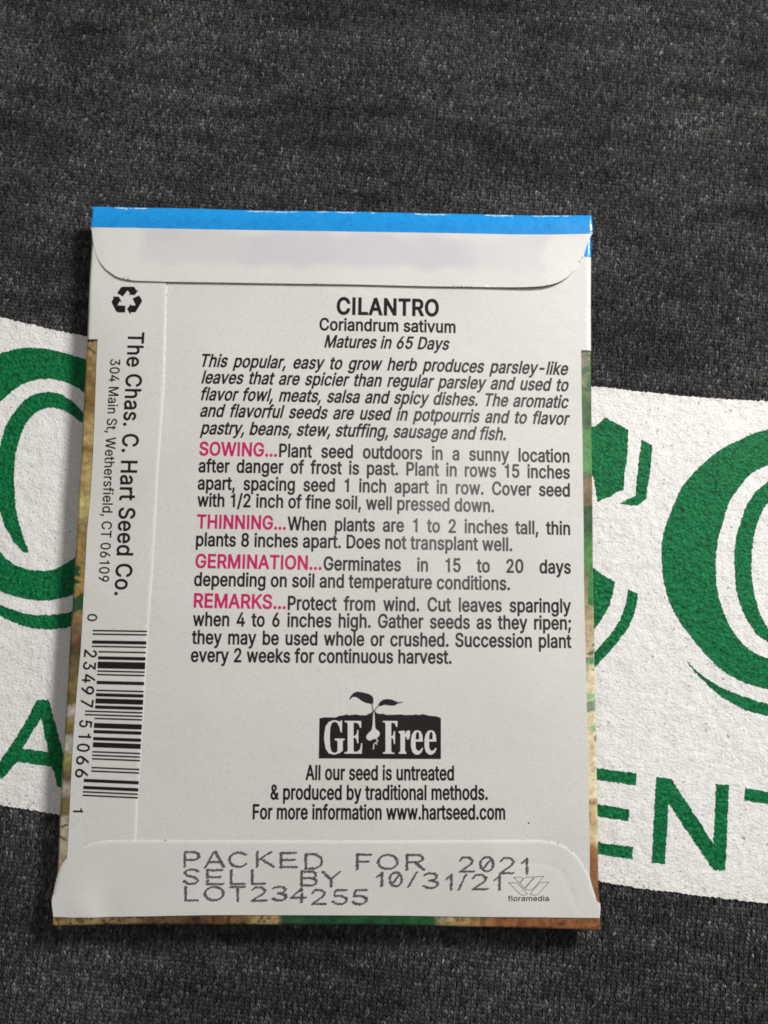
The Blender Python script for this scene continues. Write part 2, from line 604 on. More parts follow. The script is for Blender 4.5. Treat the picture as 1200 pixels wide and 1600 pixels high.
# letter outlines of a plain sans serif, thousandths of an em: advance, rings
GLYPHS = r'''{" ":[188,[]],"&":[448,[[197,-7,150,-2,110,12,78,34,54,62,39,96,34,133,37,163,47,189,63,213,85,235,111,256,140,279,216,335,237,352,246,363,255,375,260,389,262,405,258,427,245,445,226,457,201,461,184,459,168,453,155,444,145,431,139,416,137,399,139,380,145,363,155,346,169,327,204,284,438,0,364,0,171,231,121,293,102,319,87,344,78,370,75,398,79,430,91,458,109,481,134,499,165,510,200,513,235,510,266,499,290,482,308,459,320,433,324,404,322,382,315,362,305,342,291,325,275,308,256,293,154,217,128,195,110,174,100,154,97,131,100,108,109,87,124,70,143,57,166,49,193,46,223,50,251,59,278,75,301,95,321,121,336,151,346,186,349,224,408,224,405,180,397,144,385,115,371,92,345,62,333,47,305,23,271,7,234,-3]]],",":[188,[[38,-119,68,71,137,71,84,-119]]],"-":[453,[[337,244,337,188,114,188,114,244]]],".":[188,[[95,-4,78,-1,63,9,53,24,50,41,53,59,63,73,78,83,95,87,113,83,128,73,138,59,141,41,138,24,128,9,113,-1]]],"/":[249,[[235,533,71,-76,14,-76,178,533]]],"0":[453,[[227,-7,174,1,130,24,95,62,69,113,53,178,48,254,53,330,69,395,95,447,130,484,174,508,227,516,279,508,323,484,358,447,384,395,400,330,405,254,400,178,384,113,359,62,323,24,279,1],[227,50,261,56,290,74,313,103,330,144,340,194,344,254,340,314,330,365,313,405,290,435,261,453,227,460,192,453,163,435,140,405,123,365,113,314,109,254,113,194,123,144,140,103,163,74,192,56]]],"1":[453,[[76,0,76,55,391,55,391,0],[276,509,276,0,212,0,212,448,209,448,86,358,86,427,198,509]]],"2":[453,[[64,0,64,47,234,229,282,282,299,305,311,327,318,348,320,371,317,397,308,419,293,436,273,449,250,457,224,460,196,457,172,447,153,433,139,413,130,390,127,362,66,362,71,405,86,442,111,473,143,496,182,511,225,516,268,511,306,497,337,474,361,445,376,411,381,372,378,345,371,318,357,290,336,259,306,223,267,180,153,60,153,57,389,57,389,0]]],"3":[453,[[218,-7,173,-3,133,10,98,30,70,57,52,91,44,132,109,132,115,107,126,87,144,71,165,59,191,52,219,50,248,53,275,61,297,74,315,93,325,116,329,145,326,172,316,196,299,217,275,234,242,244,201,248,157,248,157,299,288,448,288,452,70,452,70,509,372,509,372,461,211,278,211,289,264,288,308,276,344,253,371,222,387,186,393,145,387,103,370,66,344,36,309,12,266,-2]]],"4":[453,[[40,105,40,158,247,509,311,509,109,166,109,163,413,163,413,105],[282,0,282,121,282,146,282,318,343,318,343,0]]],"5":[453,[[221,-7,178,-2,140,11,108,32,83,60,66,93,60,130,122,130,127,108,138,89,154,73,173,60,196,52,221,50,250,53,276,64,298,82,314,104,324,131,328,162,324,193,314,221,297,244,275,262,248,273,218,277,192,275,167,268,145,258,128,246,67,253,96,509,366,509,366,452,151,452,134,301,136,301,155,315,178,325,203,331,229,334,263,330,294,321,321,306,345,285,364,260,379,231,388,199,391,163,385,117,369,76,343,41,309,15,268,-1]]],"6":[453,[[226,-7,182,-1,142,15,109,40,84,74,69,115,64,162,68,199,80,239,102,285,137,340,252,509,322,509,151,261,145,261,154,275,165,288,179,299,196,307,214,312,235,314,278,309,316,295,346,271,370,240,384,201,389,157,384,112,368,73,343,39,310,14,271,-2],[226,48,254,52,279,63,299,79,314,101,324,128,327,157,324,187,314,213,299,235,279,251,254,262,226,265,198,262,174,252,153,235,138,214,128,188,125,158,128,128,138,102,153,79,174,63,198,52]]],"7":[453,[[97,0,323,448,323,452,62,452,62,509,391,509,391,449,165,0]]],"8":[453,[[226,-7,178,-2,136,11,101,33,74,62,57,96,52,135,55,166,65,195,81,220,101,241,125,256,153,265,153,267,119,282,93,308,76,342,70,380,75,417,90,450,114,477,146,498,184,511,226,516,269,511,306,498,337,477,361,450,377,417,382,380,376,342,359,308,333,282,300,267,300,265,327,256,351,241,372,220,387,195,397,166,401,135,395,96,378,62,352,33,317,11,275,-2],[226,49,258,52,285,60,307,74,323,91,333,113,337,139,333,165,322,189,305,208,283,223,256,232,226,235,196,232,169,223,147,208,130,189,119,165,115,139,119,113,129,91,145,74,167,60,195,52],[226,290,252,292,274,300,293,313,307,330,316,351,319,376,316,399,308,420,294,437,275,449,252,457,226,460,200,457,177,449,159,437,145,420,136,399,133,376,136,351,145,330,159,313,178,300,201,292]]],"9":[453,[[226,516,271,510,310,494,343,468,368,434,384,393,389,347,385,309,373,270,350,224,315,168,200,0,130,0,301,248,307,248,299,234,287,221,273,210,257,202,238,196,218,195,175,199,137,214,106,237,83,269,68,307,64,352,69,397,85,436,110,469,143,494,182,510],[226,460,199,457,174,446,154,429,138,407,129,381,125,352,129,322,138,295,154,274,174,257,199,247,226,243,254,247,279,257,299,273,314,295,324,321,327,350,324,381,314,407,299,429,279,446,254,457]]],";":[188,[[38,-119,68,71,137,71,84,-119],[103,271,86,274,71,284,61,299,58,316,61,334,71,349,86,359,103,362,121,359,136,349,146,334,149,316,146,299,136,284,121,274]]],"A":[480,[[16,0,201,509,276,509,463,0,395,0,287,302,264,372,232,478,245,478,213,371,191,302,85,0],[110,142,110,199,370,199,370,142]]],"C":[510,[[267,-7,205,1,150,25,104,63,70,115,48,179,40,254,48,329,70,393,104,445,150,484,205,508,267,516,305,513,340,504,373,490,402,471,427,447,448,418,463,385,473,348,408,348,401,373,389,395,375,413,357,428,337,440,315,449,292,454,267,456,223,450,184,432,150,403,125,364,109,314,103,254,109,194,125,145,151,105,184,76,223,59,267,53,292,55,315,60,337,69,357,81,375,96,389,114,401,136,408,160,473,160,463,124,448,91,428,62,402,38,373,19,341,5,305,-4]]],"D":[502,[[219,0,96,0,96,57,215,57,272,63,318,81,354,110,379,149,394,198,399,255,394,312,379,361,354,399,320,428,275,446,221,452,93,452,93,509,225,509,294,501,353,478,399,441,433,391,455,329,462,255,455,181,433,119,398,68,351,31,291,8],[125,509,125,0,60,0,60,509]]],"E":[419,[[60,0,60,509,372,509,372,452,125,452,125,286,355,286,355,229,125,229,125,57,375,57,375,0]]],"F":[410,[[60,0,60,509,369,509,369,452,125,452,125,278,346,278,346,221,125,221,125,0]]],"G":[520,[[269,-7,205,1,149,25,104,64,69,116,47,179,40,254,47,329,69,393,103,445,149,484,203,508,265,516,304,513,340,504,374,489,403,469,429,445,449,416,465,384,474,349,408,349,399,372,387,393,373,411,356,427,337,439,315,448,291,454,265,456,222,450,183,432,150,404,125,364,109,314,103,254,109,194,125,145,151,105,184,76,224,59,269,53,309,57,345,71,374,93,396,123,410,160,415,202,434,199,283,199,283,256,478,256,478,200,471,141,451,91,419,50,377,19,326,0]]],"H":[517,[[60,0,60,509,125,509,125,289,392,289,392,509,457,509,457,0,392,0,392,232,125,232,125,0]]],"I":[300,[[31,0,31,57,118,57,118,452,31,452,31,509,269,509,269,452,183,452,183,57,269,57,269,0]]],"K":[467,[[104,145,104,216,139,261,174,303,212,344,364,509,448,509,231,276,228,276],[60,0,60,509,125,509,125,334,124,225,125,193,125,0],[372,0,188,259,228,309,449,0]]],"L":[393,[[60,0,60,509,125,509,125,57,361,57,361,0]]],"M":[628,[[60,0,60,509,152,509,277,187,287,159,299,123,311,84,322,49,307,49,318,83,330,121,342,158,352,187,476,509,568,509,568,0,504,0,504,291,504,327,505,369,506,413,507,457,513,457,498,409,482,363,467,322,456,291,342,0,286,0,170,291,159,321,145,361,129,408,112,457,119,457,120,416,121,372,122,328,122,291,122,0]]],"N":[523,[[60,0,60,509,136,509,343,183,363,151,388,107,414,55,405,54,401,108,399,157,399,195,399,509,463,509,463,0,387,0,202,290,177,331,148,381,108,452,119,454,122,384,124,328,125,291,125,0]]],"O":[533,[[267,-7,205,1,150,25,105,63,70,115,48,179,40,254,48,329,70,393,105,445,150,484,205,508,267,516,329,508,384,484,429,445,464,393,486,329,493,254,486,179,464,115,429,63,384,25,329,1],[267,53,310,59,349,76,383,105,408,144,425,194,430,254,425,314,408,365,383,404,349,433,310,450,267,456,223,450,184,433,151,404,125,364,109,314,103,254,109,194,125,144,151,105,184,76,223,59]]],"P":[445,[[60,0,60,509,235,509,289,503,332,487,366,462,390,430,404,391,409,348,404,304,390,265,366,233,332,207,289,191,235,186,109,186,109,242,233,242,269,246,297,256,318,272,333,294,342,319,344,348,342,376,333,402,318,423,297,439,268,449,232,452,125,452,125,0]]],"R":[449,[[60,0,60,509,236,509,290,504,333,489,367,465,390,433,405,395,409,352,405,309,390,271,367,240,333,217,289,203,236,198,96,198,96,255,234,255,269,258,298,267,319,281,334,300,342,324,345,352,342,380,334,405,319,425,298,440,269,449,233,452,125,452,125,0],[353,0,230,229,303,229,428,0]]],"S":[447,[[224,-9,172,-4,128,9,91,31,64,60,46,96,38,137,104,137,110,110,123,88,142,71,166,59,194,52,224,49,257,52,286,60,311,74,329,92,341,114,346,139,342,161,332,179,316,193,296,205,272,214,245,222,184,239,128,260,86,289,60,326,52,372,58,413,75,448,102,476,138,498,180,511,227,516,275,511,316,498,351,476,377,449,394,415,401,378,337,378,326,412,302,437,267,453,225,459,194,456,167,448,145,435,129,418,118,398,115,376,119,352,131,334,148,319,169,308,191,300,212,293,264,279,312,264,336,252,359,238,379,220,395,198,405,171,408,139,403,99,386,64,360,34,323,11,278,-4]]],"T":[449,[[32,452,32,509,417,509,417,452,257,452,257,0,193,0,193,452]]],"W":[686,[[155,0,16,509,82,509,163,196,175,145,187,94,197,40,189,40,200,94,211,145,224,196,306,509,380,509,462,196,474,145,486,94,497,40,488,40,499,94,510,145,523,196,603,509,670,509,530,0,455,0,368,323,351,391,336,475,350,475,335,395,318,323,230,0]]],"a":[389,[[160,-9,126,-5,94,5,68,22,48,45,35,73,30,108,34,138,43,161,58,179,78,193,100,203,125,211,178,220,234,227,252,230,265,235,273,243,276,255,276,257,273,279,267,297,256,311,240,322,220,329,196,331,171,329,149,322,132,313,118,301,107,288,100,274,41,291,57,322,79,346,104,364,133,375,163,382,194,384,215,383,239,379,263,372,286,360,306,343,322,320,333,290,337,251,337,0,277,0,277,52,272,52,264,38,252,25,236,12,215,1,190,-6],[170,45,202,49,228,59,248,74,263,93,272,115,276,138,276,190,270,186,259,182,231,176,200,171,175,168,154,164,134,159,117,150,103,139,95,124,92,105,94,87,102,72,114,61,130,52,149,47]]],"b":[424,[[229,-8,198,-5,172,4,153,17,138,31,118,59,112,59,112,0,53,0,53,509,114,509,114,319,118,319,137,346,152,360,171,373,197,381,229,384,274,378,313,361,345,332,370,293,385,245,390,189,385,133,370,84,346,45,313,16,274,-2],[220,47,253,51,279,66,301,88,316,117,325,151,328,189,325,227,316,261,301,290,280,311,253,325,220,330,188,325,161,312,140,291,125,263,116,229,113,189,116,150,125,115,140,86,162,65,188,51]]],"c":[396,[[207,-8,159,-2,117,16,82,46,56,85,40,133,34,187,40,243,56,291,82,330,117,360,159,378,207,384,234,383,260,377,284,368,305,356,324,341,340,322,353,301,362,277,303,262,298,276,290,289,281,301,270,311,257,319,242,325,226,329,207,330,173,325,145,310,124,287,108,258,99,224,96,187,99,151,108,117,124,89,145,66,173,51,207,46,226,48,243,52,258,58,271,66,282,76,292,89,299,102,304,117,363,102,354,78,341,56,325,37,306,21,285,9,261,-1,235,-6]]],"d":[424,[[195,-8,151,-2,111,16,79,45,55,84,39,133,34,189,39,245,55,293,79,332,112,361,151,378,196,384,228,381,253,373,272,360,287,346,306,319,311,319,311,509,372,509,372,0,313,0,313,59,307,59,287,31,272,17,252,4,227,-5],[205,47,236,51,263,65,284,86,299,115,309,150,312,189,309,229,300,263,284,291,263,312,237,325,205,330,172,325,145,311,124,290,108,261,99,227,96,189,99,151,109,117,124,88,145,66,172,51]]],"e":[404,[[212,-8,161,-2,117,16,82,46,56,85,40,132,34,187,39,242,55,290,81,329,115,359,157,378,205,384,236,382,266,374,294,361,319,341,341,315,357,282,368,242,371,194,371,169,75,169,75,221,338,221,310,202,307,237,298,269,283,294,263,314,237,326,205,330,173,326,146,313,125,294,109,270,99,241,96,211,96,178,100,139,110,106,128,80,151,61,179,50,212,46,234,48,254,53,271,61,285,73,297,88,306,105,365,91,353,63,335,39,311,19,283,4,249,-5]]],"f":[254,[[228,379,228,327,6,327,6,379],[81,0,81,432,84,461,96,486,113,505,135,519,161,527,187,530,207,529,222,527,243,521,227,468,215,472,195,474,171,470,154,460,145,443,142,419,142,0]]],"g":[425,[[207,-151,168,-148,134,-140,105,-127,82,-110,64,-91,51,-69,101,-41,122,-66,136,-78,154,-88,178,-95,207,-97,249,-92,282,-75,304,-47,311,-6,311,68,306,68,287,41,272,28,252,16,227,8,195,5,152,10,113,27,80,53,55,90,39,136,34,191,39,246,55,293,80,332,112,361,152,378,196,384,228,382,253,373,273,360,288,346,308,319,313,319,313,379,372,379,372,-9,367,-54,350,-90,324,-117,291,-136,251,-147],[205,59,237,63,264,75,285,95,300,121,309,154,312,193,309,231,300,264,285,291,264,312,237,325,205,330,172,325,145,312,124,290,109,262,99,229,96,193,99,155,109,123,124,96,145,76,172,63]]],"h":[410,[[114,227,114,0,53,0,53,509,114,509,114,287,102,287,124,332,152,362,187,379,227,384,264,380,295,369,321,349,341,321,353,285,357,240,357,0,296,0,296,235,290,275,273,304,246,323,210,329,184,326,161,317,141,303,126,283,117,257]]],"i":[167,[[53,0,53,379,114,379,114,0],[84,443,67,446,54,455,44,468,41,483,44,499,54,512,67,521,84,524,100,521,114,512,123,499,126,483,123,468,114,455,100,446]]],"k":[381,[[110,137,110,212,121,212,284,379,360,379,184,199,177,199],[53,0,53,509,114,509,114,0],[294,0,148,186,191,229,372,0]]],"l":[189,[[139,-2,101,3,74,20,58,47,53,84,53,509,114,509,114,99,115,77,120,62,130,54,146,52,160,53,170,54,181,3,162,-1]]],"m":[610,[[53,0,53,379,112,379,112,295,108,295,118,323,132,346,151,363,172,376,195,384,219,386,257,380,287,361,309,331,321,295,312,295,322,321,337,343,357,361,381,375,407,383,437,386,468,383,497,372,522,354,541,328,553,296,557,255,557,0,496,0,496,254,490,289,473,313,447,326,419,330,395,328,374,320,358,307,345,290,338,270,335,247,335,0,274,0,274,260,269,288,253,311,229,326,199,330,178,328,158,320,140,307,126,289,117,266,114,238,114,0]]],"n":[410,[[114,227,114,0,53,0,53,379,112,379,112,287,102,287,124,332,152,362,187,379,227,384,264,380,295,369,321,349,341,321,353,285,357,240,357,0,296,0,296,235,290,275,273,304,246,323,210,329,184,326,161,317,141,303,126,283,117,257]]],"o":[415,[[207,-8,159,-2,117,16,82,46,56,85,40,133,34,187,40,243,56,291,82,330,117,360,159,378,207,384,256,378,299,360,333,330,359,291,376,243,381,187,376,133,359,85,333,46,299,16,256,-2],[207,46,242,51,270,66,292,89,307,117,316,151,319,187,316,224,307,258,292,287,270,310,242,325,207,330,173,325,145,310,124,287,108,258,99,224,96,187,99,151,108,117,124,89,145,66,173,51]]],"p":[424,[[53,-143,53,379,112,379,112,319,118,319,137,346,152,360,171,373,197,381,229,384,274,378,313,361,345,332,370,293,385,245,390,189,385,133,370,84,346,45,313,16,274,-2,229,-8,198,-5,173,4,153,17,138,31,118,59,114,59,114,-143],[220,47,253,51,279,66,301,88,316,117,325,151,328,189,325,227,316,261,301,290,280,311,253,325,220,330,188,325,161,312,140,291,125,263,116,229,113,189,116,150,125,115,140,86,162,65,188,51]]],"r":[259,[[53,0,53,379,112,379,112,321,115,321,130,347,152,367,181,380,213,385,229,384,243,384,243,322,230,324,207,326,182,323,159,315,140,301,126,284,117,262,114,237,114,0]]],"s":[365,[[182,-8,145,-5,112,3,84,18,62,38,45,63,36,94,94,107,105,79,124,60,150,49,181,45,217,50,244,62,262,81,268,103,265,121,254,136,237,147,212,155,149,170,104,186,72,208,53,237,47,274,51,305,65,332,87,354,115,370,149,381,187,384,223,381,254,372,279,358,299,339,314,316,324,290,268,277,258,298,243,316,219,328,187,333,156,329,131,317,114,299,109,277,112,258,124,243,144,232,172,223,229,209,275,194,306,171,325,142,331,107,326,75,312,47,290,24,260,6,223,-5]]],"t":[227,[[204,379,204,327,6,327,6,379],[65,471,126,471,126,98,128,76,136,61,150,53,170,50,185,51,202,54,213,2,192,-3,168,-4,125,2,92,21,72,52,65,93]]],"u":[410,[[182,-5,146,-1,115,11,89,31,69,59,57,95,53,139,53,379,114,379,114,144,119,105,137,75,164,56,200,50,226,53,249,62,268,77,283,97,293,122,296,153,296,379,357,379,357,0,298,0,298,92,307,92,286,47,257,17,222,0]]],"v":[389,[[163,0,17,379,84,379,165,155,177,121,187,87,206,21,184,21,203,87,213,121,224,155,305,379,371,379,226,0]]],"w":[567,[[138,0,23,379,87,379,133,214,154,137,175,41,165,41,186,135,206,214,252,379,316,379,362,214,382,136,402,41,391,41,413,135,434,214,480,379,545,379,429,0,368,0,319,172,305,225,291,280,277,338,291,338,277,280,263,225,248,172,199,0]]],"y":[389,[[47,-139,61,-86,71,-87,88,-90,104,-89,118,-84,130,-74,141,-58,151,-36,163,-1,17,379,84,379,165,155,177,121,187,87,206,21,184,21,202,87,224,155,305,379,371,379,204,-58,191,-85,177,-107,159,-124,139,-136,117,-143,91,-145,65,-143]]]}'''

# ------------------------------------------------------------------ the packet's shape
def edge(pts):
    return np.array([px(x, y, FOLD_Z) for x, y in pts])


EL = edge([(146, 324), (144, 345), (142.3, 357), (143.7, 369), (145, 381), (144, 395), (141, 440), (137.5, 530), (135, 562), (132.5, 614), (130, 662), (128, 715), (124.5, 757),
           (122, 815), (118.7, 870), (116, 910), (115, 932), (112, 969), (110, 1006), (107.3, 1064), (104.4, 1107), (102.4, 1147), (98.7, 1193), (96.7, 1239), (94.4, 1271),
           (92, 1337), (90, 1365), (86, 1380), (82.5, 1398), (80.5, 1407), (81, 1415), (82.5, 1427), (83.3, 1433), (84.7, 1445)])
ER = edge([(923.2, 337.5), (925, 353), (926, 364), (925, 366.5), (923, 371), (923.2, 401), (923, 430), (922.8, 480), (923, 547), (923.7, 630), (924.5, 730), (925, 780), (925.7, 830),
           (926.2, 905), (927.5, 975), (928.2, 1075), (930.5, 1125), (931.7, 1200), (933, 1262), (933.7, 1300), (934.5, 1380), (935.5, 1404), (938, 1412), (938.5, 1420), (937.5, 1435), (937, 1452.5)])
ET = edge([(146, 324), (205, 325), (263, 326), (363, 329), (450, 330.7), (530, 331.7), (597, 333.3), (730, 336), (830, 337.7), (923.2, 337.5)])
EB = edge([(84.7, 1445), (143, 1443.5), (227, 1443), (352, 1443.8), (560, 1444.3), (683, 1446), (767, 1447.3), (854, 1450), (937, 1452.5)])


def u_left(v): return np.interp(v, EL[::-1, 1], EL[::-1, 0])
def u_right(v): return np.interp(v, ER[::-1, 1], ER[::-1, 0])
def v_top(u): return np.interp(u, ET[:, 0], ET[:, 1])
def v_bottom(u): return np.interp(u, EB[:, 0], EB[:, 1])


ROLL = .45


def flat_h(u, v):
    """Back of the packet before it rolls into its folds: a soft pillow with a few dents."""
    u, v = np.asarray(u, float), np.asarray(v, float)
    a, b = np.clip(np.abs(u) / 41, 0, 1), np.clip(np.abs(v) / 56, 0, 1)
    h = FOLD_Z + .65 + .8 * (1 - a ** 2.2) * (1 - b ** 2.5)
    h = h + .30 * (vnoise(u, v, 21, 11) - .5) + .20 * (vnoise(u, v, 11, 12) - .5)
    for cx, cy, s, k in ((-36.5, -53.6, 2.2, .22), (-33, -54.5, 1.6, -.16), (13, 4, 5, .10), (-36, 16, 3.5, .12), (-34.5, 3, 4, -.10), (25, -52, 4, .14), (33, -47, 3, -.10)):
        h = h + k * np.exp(-((u - cx) ** 2 + ((v - cy) / 1.3) ** 2) / (2 * s * s))
    return h


def roll(d):
    d = np.clip(d, 0, ROLL)
    return ROLL - np.sqrt(np.maximum(ROLL ** 2 - (ROLL - d) ** 2, 0))


def H(u, v):
    u, v = np.asarray(u, float), np.asarray(v, float)
    dr = np.maximum.reduce([roll(u - u_left(v)), roll(u_right(v) - u), roll(v - v_bottom(u)), roll(v_top(u) - v)])
    top = np.clip(1 - (v_top(u) - v) / 2.6, 0, 1)      # the top fold is softer than the others
    return flat_h(u, v) - np.maximum(dr, .55 * top ** 2)


def onp(x, y, lift=0.0):
    """Traced photo point to packet coordinates, on the paper."""
    z = FOLD_Z + .9
    for _ in range(4):
        u, v = px(x, y, z)
        z = float(flat_h(u, v)) + lift
    return u, v


def onps(pts, lift=0.0):
    return [onp(x, y, lift) for x, y in pts]


def hz(off):
    return lambda x, y: H(x, y) + off


packet = thing('seed_packet', 'white paper seed packet lying face down on the sweatshirt, cilantro instructions printed on its back', 'seed packet')


def E(pts):
    return [tuple(p) for p in pts]


# front of the packet, underneath
def front_z(u, v):
    d = np.minimum.reduce([u - u_left(v), u_right(v) - u, v - v_bottom(u), v_top(u) - v])
    t = np.sqrt(np.clip(d / 5, 0, 1))
    return t * .62 + (1 - t) * (flat_h(u, v) - ROLL + .02)


outline = E(EL[::-1]) + E(ET[1:-1]) + E(ER) + E(EB[::-1][1:-1])
front = sheet('front_panel', outline, 1.2, front_z, M_PICTURE, packet)


# --- picture colours along the folded edges
def tone_strip(keys, t, u, v, grain=.25, fine=.18, seed=0):
    ks = np.array([k for k, _ in keys], float)
    cs = np.array([lin(*c) for _, c in keys])
    tj = t + (vnoise(u, v, .8, seed) - .5) * 5
    c = np.stack([np.interp(tj, ks, cs[:, i]) for i in range(3)], -1)
    g = 1 + (vnoise(u, v, .8, seed + 1) - .5) * 2 * grain + (vnoise(u, v, .3, seed + 2) - .5) * 2 * fine
    return np.clip(c * g[:, None], .004, .9)


def ink_area(C, P, poly, rgb, grow=.3, seed=5):
    q = np.array(P) + np.c_[vnoise(P[:, 0], P[:, 1], .5, seed) - .5, vnoise(P[:, 0], P[:, 1], .5, seed + 1) - .5] * grow
    k = inside(q, poly)
    C[k] = np.array(lin(*rgb)) * (1 + (vnoise(P[k, 0], P[k, 1], .4, seed + 2) - .5)[:, None] * .5)


def photo_y(V):
    """Rough traced height of packet points, used only to read the printed picture's colour list."""
    return np.interp(V[:, 1], PY_V, PY_Y)


PY_Y = np.linspace(300, 1480, 60)
PY_V = np.array([onp(140, y)[1] for y in PY_Y])
PY_V, PY_Y = PY_V[::-1], PY_Y[::-1]

LB = [(152.5, 530), (150.5, 570), (149, 615), (147.3, 660), (145.5, 707), (141.7, 770), (136, 832), (132, 907), (130.3, 937), (126, 1018), (120, 1081), (114.5, 1153), (110, 1236), (107.3, 1297), (104.5, 1345), (101, 1410)]
RB = [(908, 547), (908.7, 612), (910, 680), (911, 755), (912, 830), (912.5, 905), (913.7, 975), (915.7, 1050), (917, 1112), (919.5, 1200), (920.5, 1275), (921.5, 1320), (921.7, 1385), (922, 1425)]
SEAM = [(263, 352), (261.5, 440), (257.5, 600), (247, 745), (240, 880), (232, 985), (224, 1120), (216, 1247), (213, 1312), (210, 1410)]
lbw, rbw, seamw = onps(LB, .12), onps(RB), onps(SEAM, .12)
v530, v547 = lbw[0][1], rbw[0][1]
el_dn = [tuple(p) for p in EL if v_bottom(p[0]) + 2 < p[1] < v530]
el_up = [tuple(p) for p in EL if v530 < p[1] < EL[2, 1]]

# left picture border, wrapped round the fold from the front
el_bd = [p for p in el_dn if p[1] > lbw[-1][1]]
poly = [(float(u_left(v530)), v530)] + el_bd + [(float(u_left(lbw[-1][1])), lbw[-1][1])] + [(u + .25, v) for u, v in lbw[::-1]]
V, F = sheet_data(poly, .2, hz(.05), edge_step=.2)
lborder = new_mesh('picture_border', V, F, M_PICTURE, front)
lborder['label'] = 'tan and brown picture border along the left fold'
t = photo_y(V)
KEYS = [(530, (165, 143, 100)), (560, (156, 130, 86)), (600, (148, 120, 76)), (628, (128, 98, 50)), (650, (170, 142, 90)), (690, (196, 168, 112)), (704, (140, 108, 58)),  # printed tans; the bright golds also have some gloss highlight painted in
        (714, (188, 162, 108)), (760, (176, 152, 100)), (800, (206, 186, 126)), (825, (150, 126, 80)), (880, (158, 132, 78)), (925, (150, 122, 72)), (965, (140, 112, 80)), (995, (132, 98, 70)),
        (1010, (82, 66, 48)), (1035, (110, 94, 62)), (1070, (122, 106, 66)), (1100, (118, 102, 62)), (1108, (186, 176, 164)), (1118, (180, 170, 158)), (1126, (142, 126, 82)), (1146, (126, 110, 72)),
        (1154, (182, 174, 166)), (1172, (176, 168, 158)), (1182, (150, 146, 84)), (1200, (138, 128, 78)), (1216, (94, 82, 52)), (1228, (176, 166, 152)), (1242, (170, 158, 142)), (1250, (112, 98, 66)),
        (1272, (124, 110, 70)), (1280, (186, 172, 158)), (1300, (178, 166, 150)), (1320, (188, 172, 156)), (1345, (170, 152, 126)), (1380, (140, 120, 84))]
C = tone_strip(KEYS, t, V[:, 0], V[:, 1], .30, .28, 21) * np.array((.80, .82, .78))
for q, rgb in (([(120, 529), (156, 526), (156, 531.5), (120, 535.5)], (44, 42, 38)),
               ([(130, 539), (150, 550), (150, 553), (130, 541.5)], (52, 54, 40)),
               ([(115, 884), (124, 884), (127, 889), (122, 893), (127, 898), (121, 901), (112, 899)], (40, 72, 38)),
               ([(112, 905), (122, 906), (128, 909), (120, 913), (110, 913)], (42, 74, 42)),
               ([(108, 937), (120, 935), (126, 927), (134, 928), (134, 950), (120, 955), (105, 961)], (46, 74, 46)),
               ([(90, 1291), (106, 1287), (106, 1289), (90, 1295)], (80, 66, 48)), ([(88, 1305), (106, 1312), (105, 1314), (88, 1308)], (96, 80, 60))):
    ink_area(C, V[:, :2], onps(q, .1), rgb)
set_colors(lborder, C)

# right picture border
er_dn = [tuple(p) for p in ER if rbw[-1][1] < p[1] < v547]
poly = [(float(u_right(v547)), v547)] + [(u - .25, v) for u, v in rbw] + [(float(u_right(rbw[-1][1])), rbw[-1][1])] + er_dn[::-1]
V, F = sheet_data(poly, .2, hz(-.03), edge_step=.2)
rborder = new_mesh('picture_border', V, F, M_PICTURE, front)
rborder['label'] = 'green and cream picture border along the right fold'
t = photo_y(V) + (np.array(V[:, 0]) * 0)
KEYS = [(547, (128, 122, 104)), (590, (130, 128, 100)), (602, (92, 112, 70)), (615, (62, 98, 58)), (650, (62, 96, 58)), (665, (82, 130, 74)), (715, (92, 146, 80)), (728, (84, 128, 72)), (736, (128, 112, 80)),
        (775, (122, 106, 74)), (781, (48, 84, 50)), (815, (52, 92, 54)), (835, (76, 128, 68)), (872, (88, 138, 74)), (885, (104, 118, 70)), (900, (142, 126, 94)), (940, (164, 148, 112)), (985, (190, 174, 138)), (1010, (206, 190, 154)),
        (1060, (226, 210, 174)), (1150, (232, 214, 180)), (1236, (232, 214, 178)), (1243, (176, 148, 106)), (1252, (214, 190, 146)), (1280, (196, 166, 122)), (1292, (226, 204, 164)), (1305, (216, 188, 144)), (1318, (164, 118, 78)),
        (1335, (146, 98, 62)), (1365, (158, 110, 74)), (1385, (140, 94, 56)), (1430, (140, 92, 54))]
C = tone_strip(KEYS, t, V[:, 0], V[:, 1], .22, .26, 24) * np.array((.84, .86, .84))
for q, rgb in (([(900, 545), (930, 545), (930, 550.5), (900, 550.5)], (46, 44, 40)),
               ([(912, 553), (930, 552), (930, 562), (918, 558)], (70, 96, 62)), ([(908, 578), (921, 570), (923, 558), (930, 560), (930, 575), (908, 587)], (60, 96, 58)),
               ([(907, 600), (915, 606), (917, 594), (922, 582), (930, 580), (930, 612), (905, 612)], (62, 98, 58)),
               ([(923, 880), (930, 880), (930, 948), (918, 945), (918, 925)], (62, 120, 62)),
               ([(922, 1008), (931, 1003), (931, 1012)], (96, 104, 78)), ([(913, 1021), (931, 1015), (931, 1024)], (92, 110, 78)),
               ([(914, 1028), (931, 1025), (931, 1037), (916, 1037)], (112, 144, 108)), ([(921, 1046), (931, 1045), (931, 1050)], (120, 140, 110)),
               ([(915, 1085), (932, 1084), (932, 1092), (915, 1094)], (150, 182, 146)), ([(915, 1097), (932, 1093), (932, 1112), (916, 1113)], (130, 146, 128)),
               ([(921, 1135), (933, 1130), (933, 1144), (921, 1142)], (160, 190, 150)), ([(928, 1150), (933, 1149), (933, 1158), (929, 1158)], (110, 112, 88))):
    ink_area(C, V[:, :2], onps(q), rgb, .25)
set_colors(rborder, C)

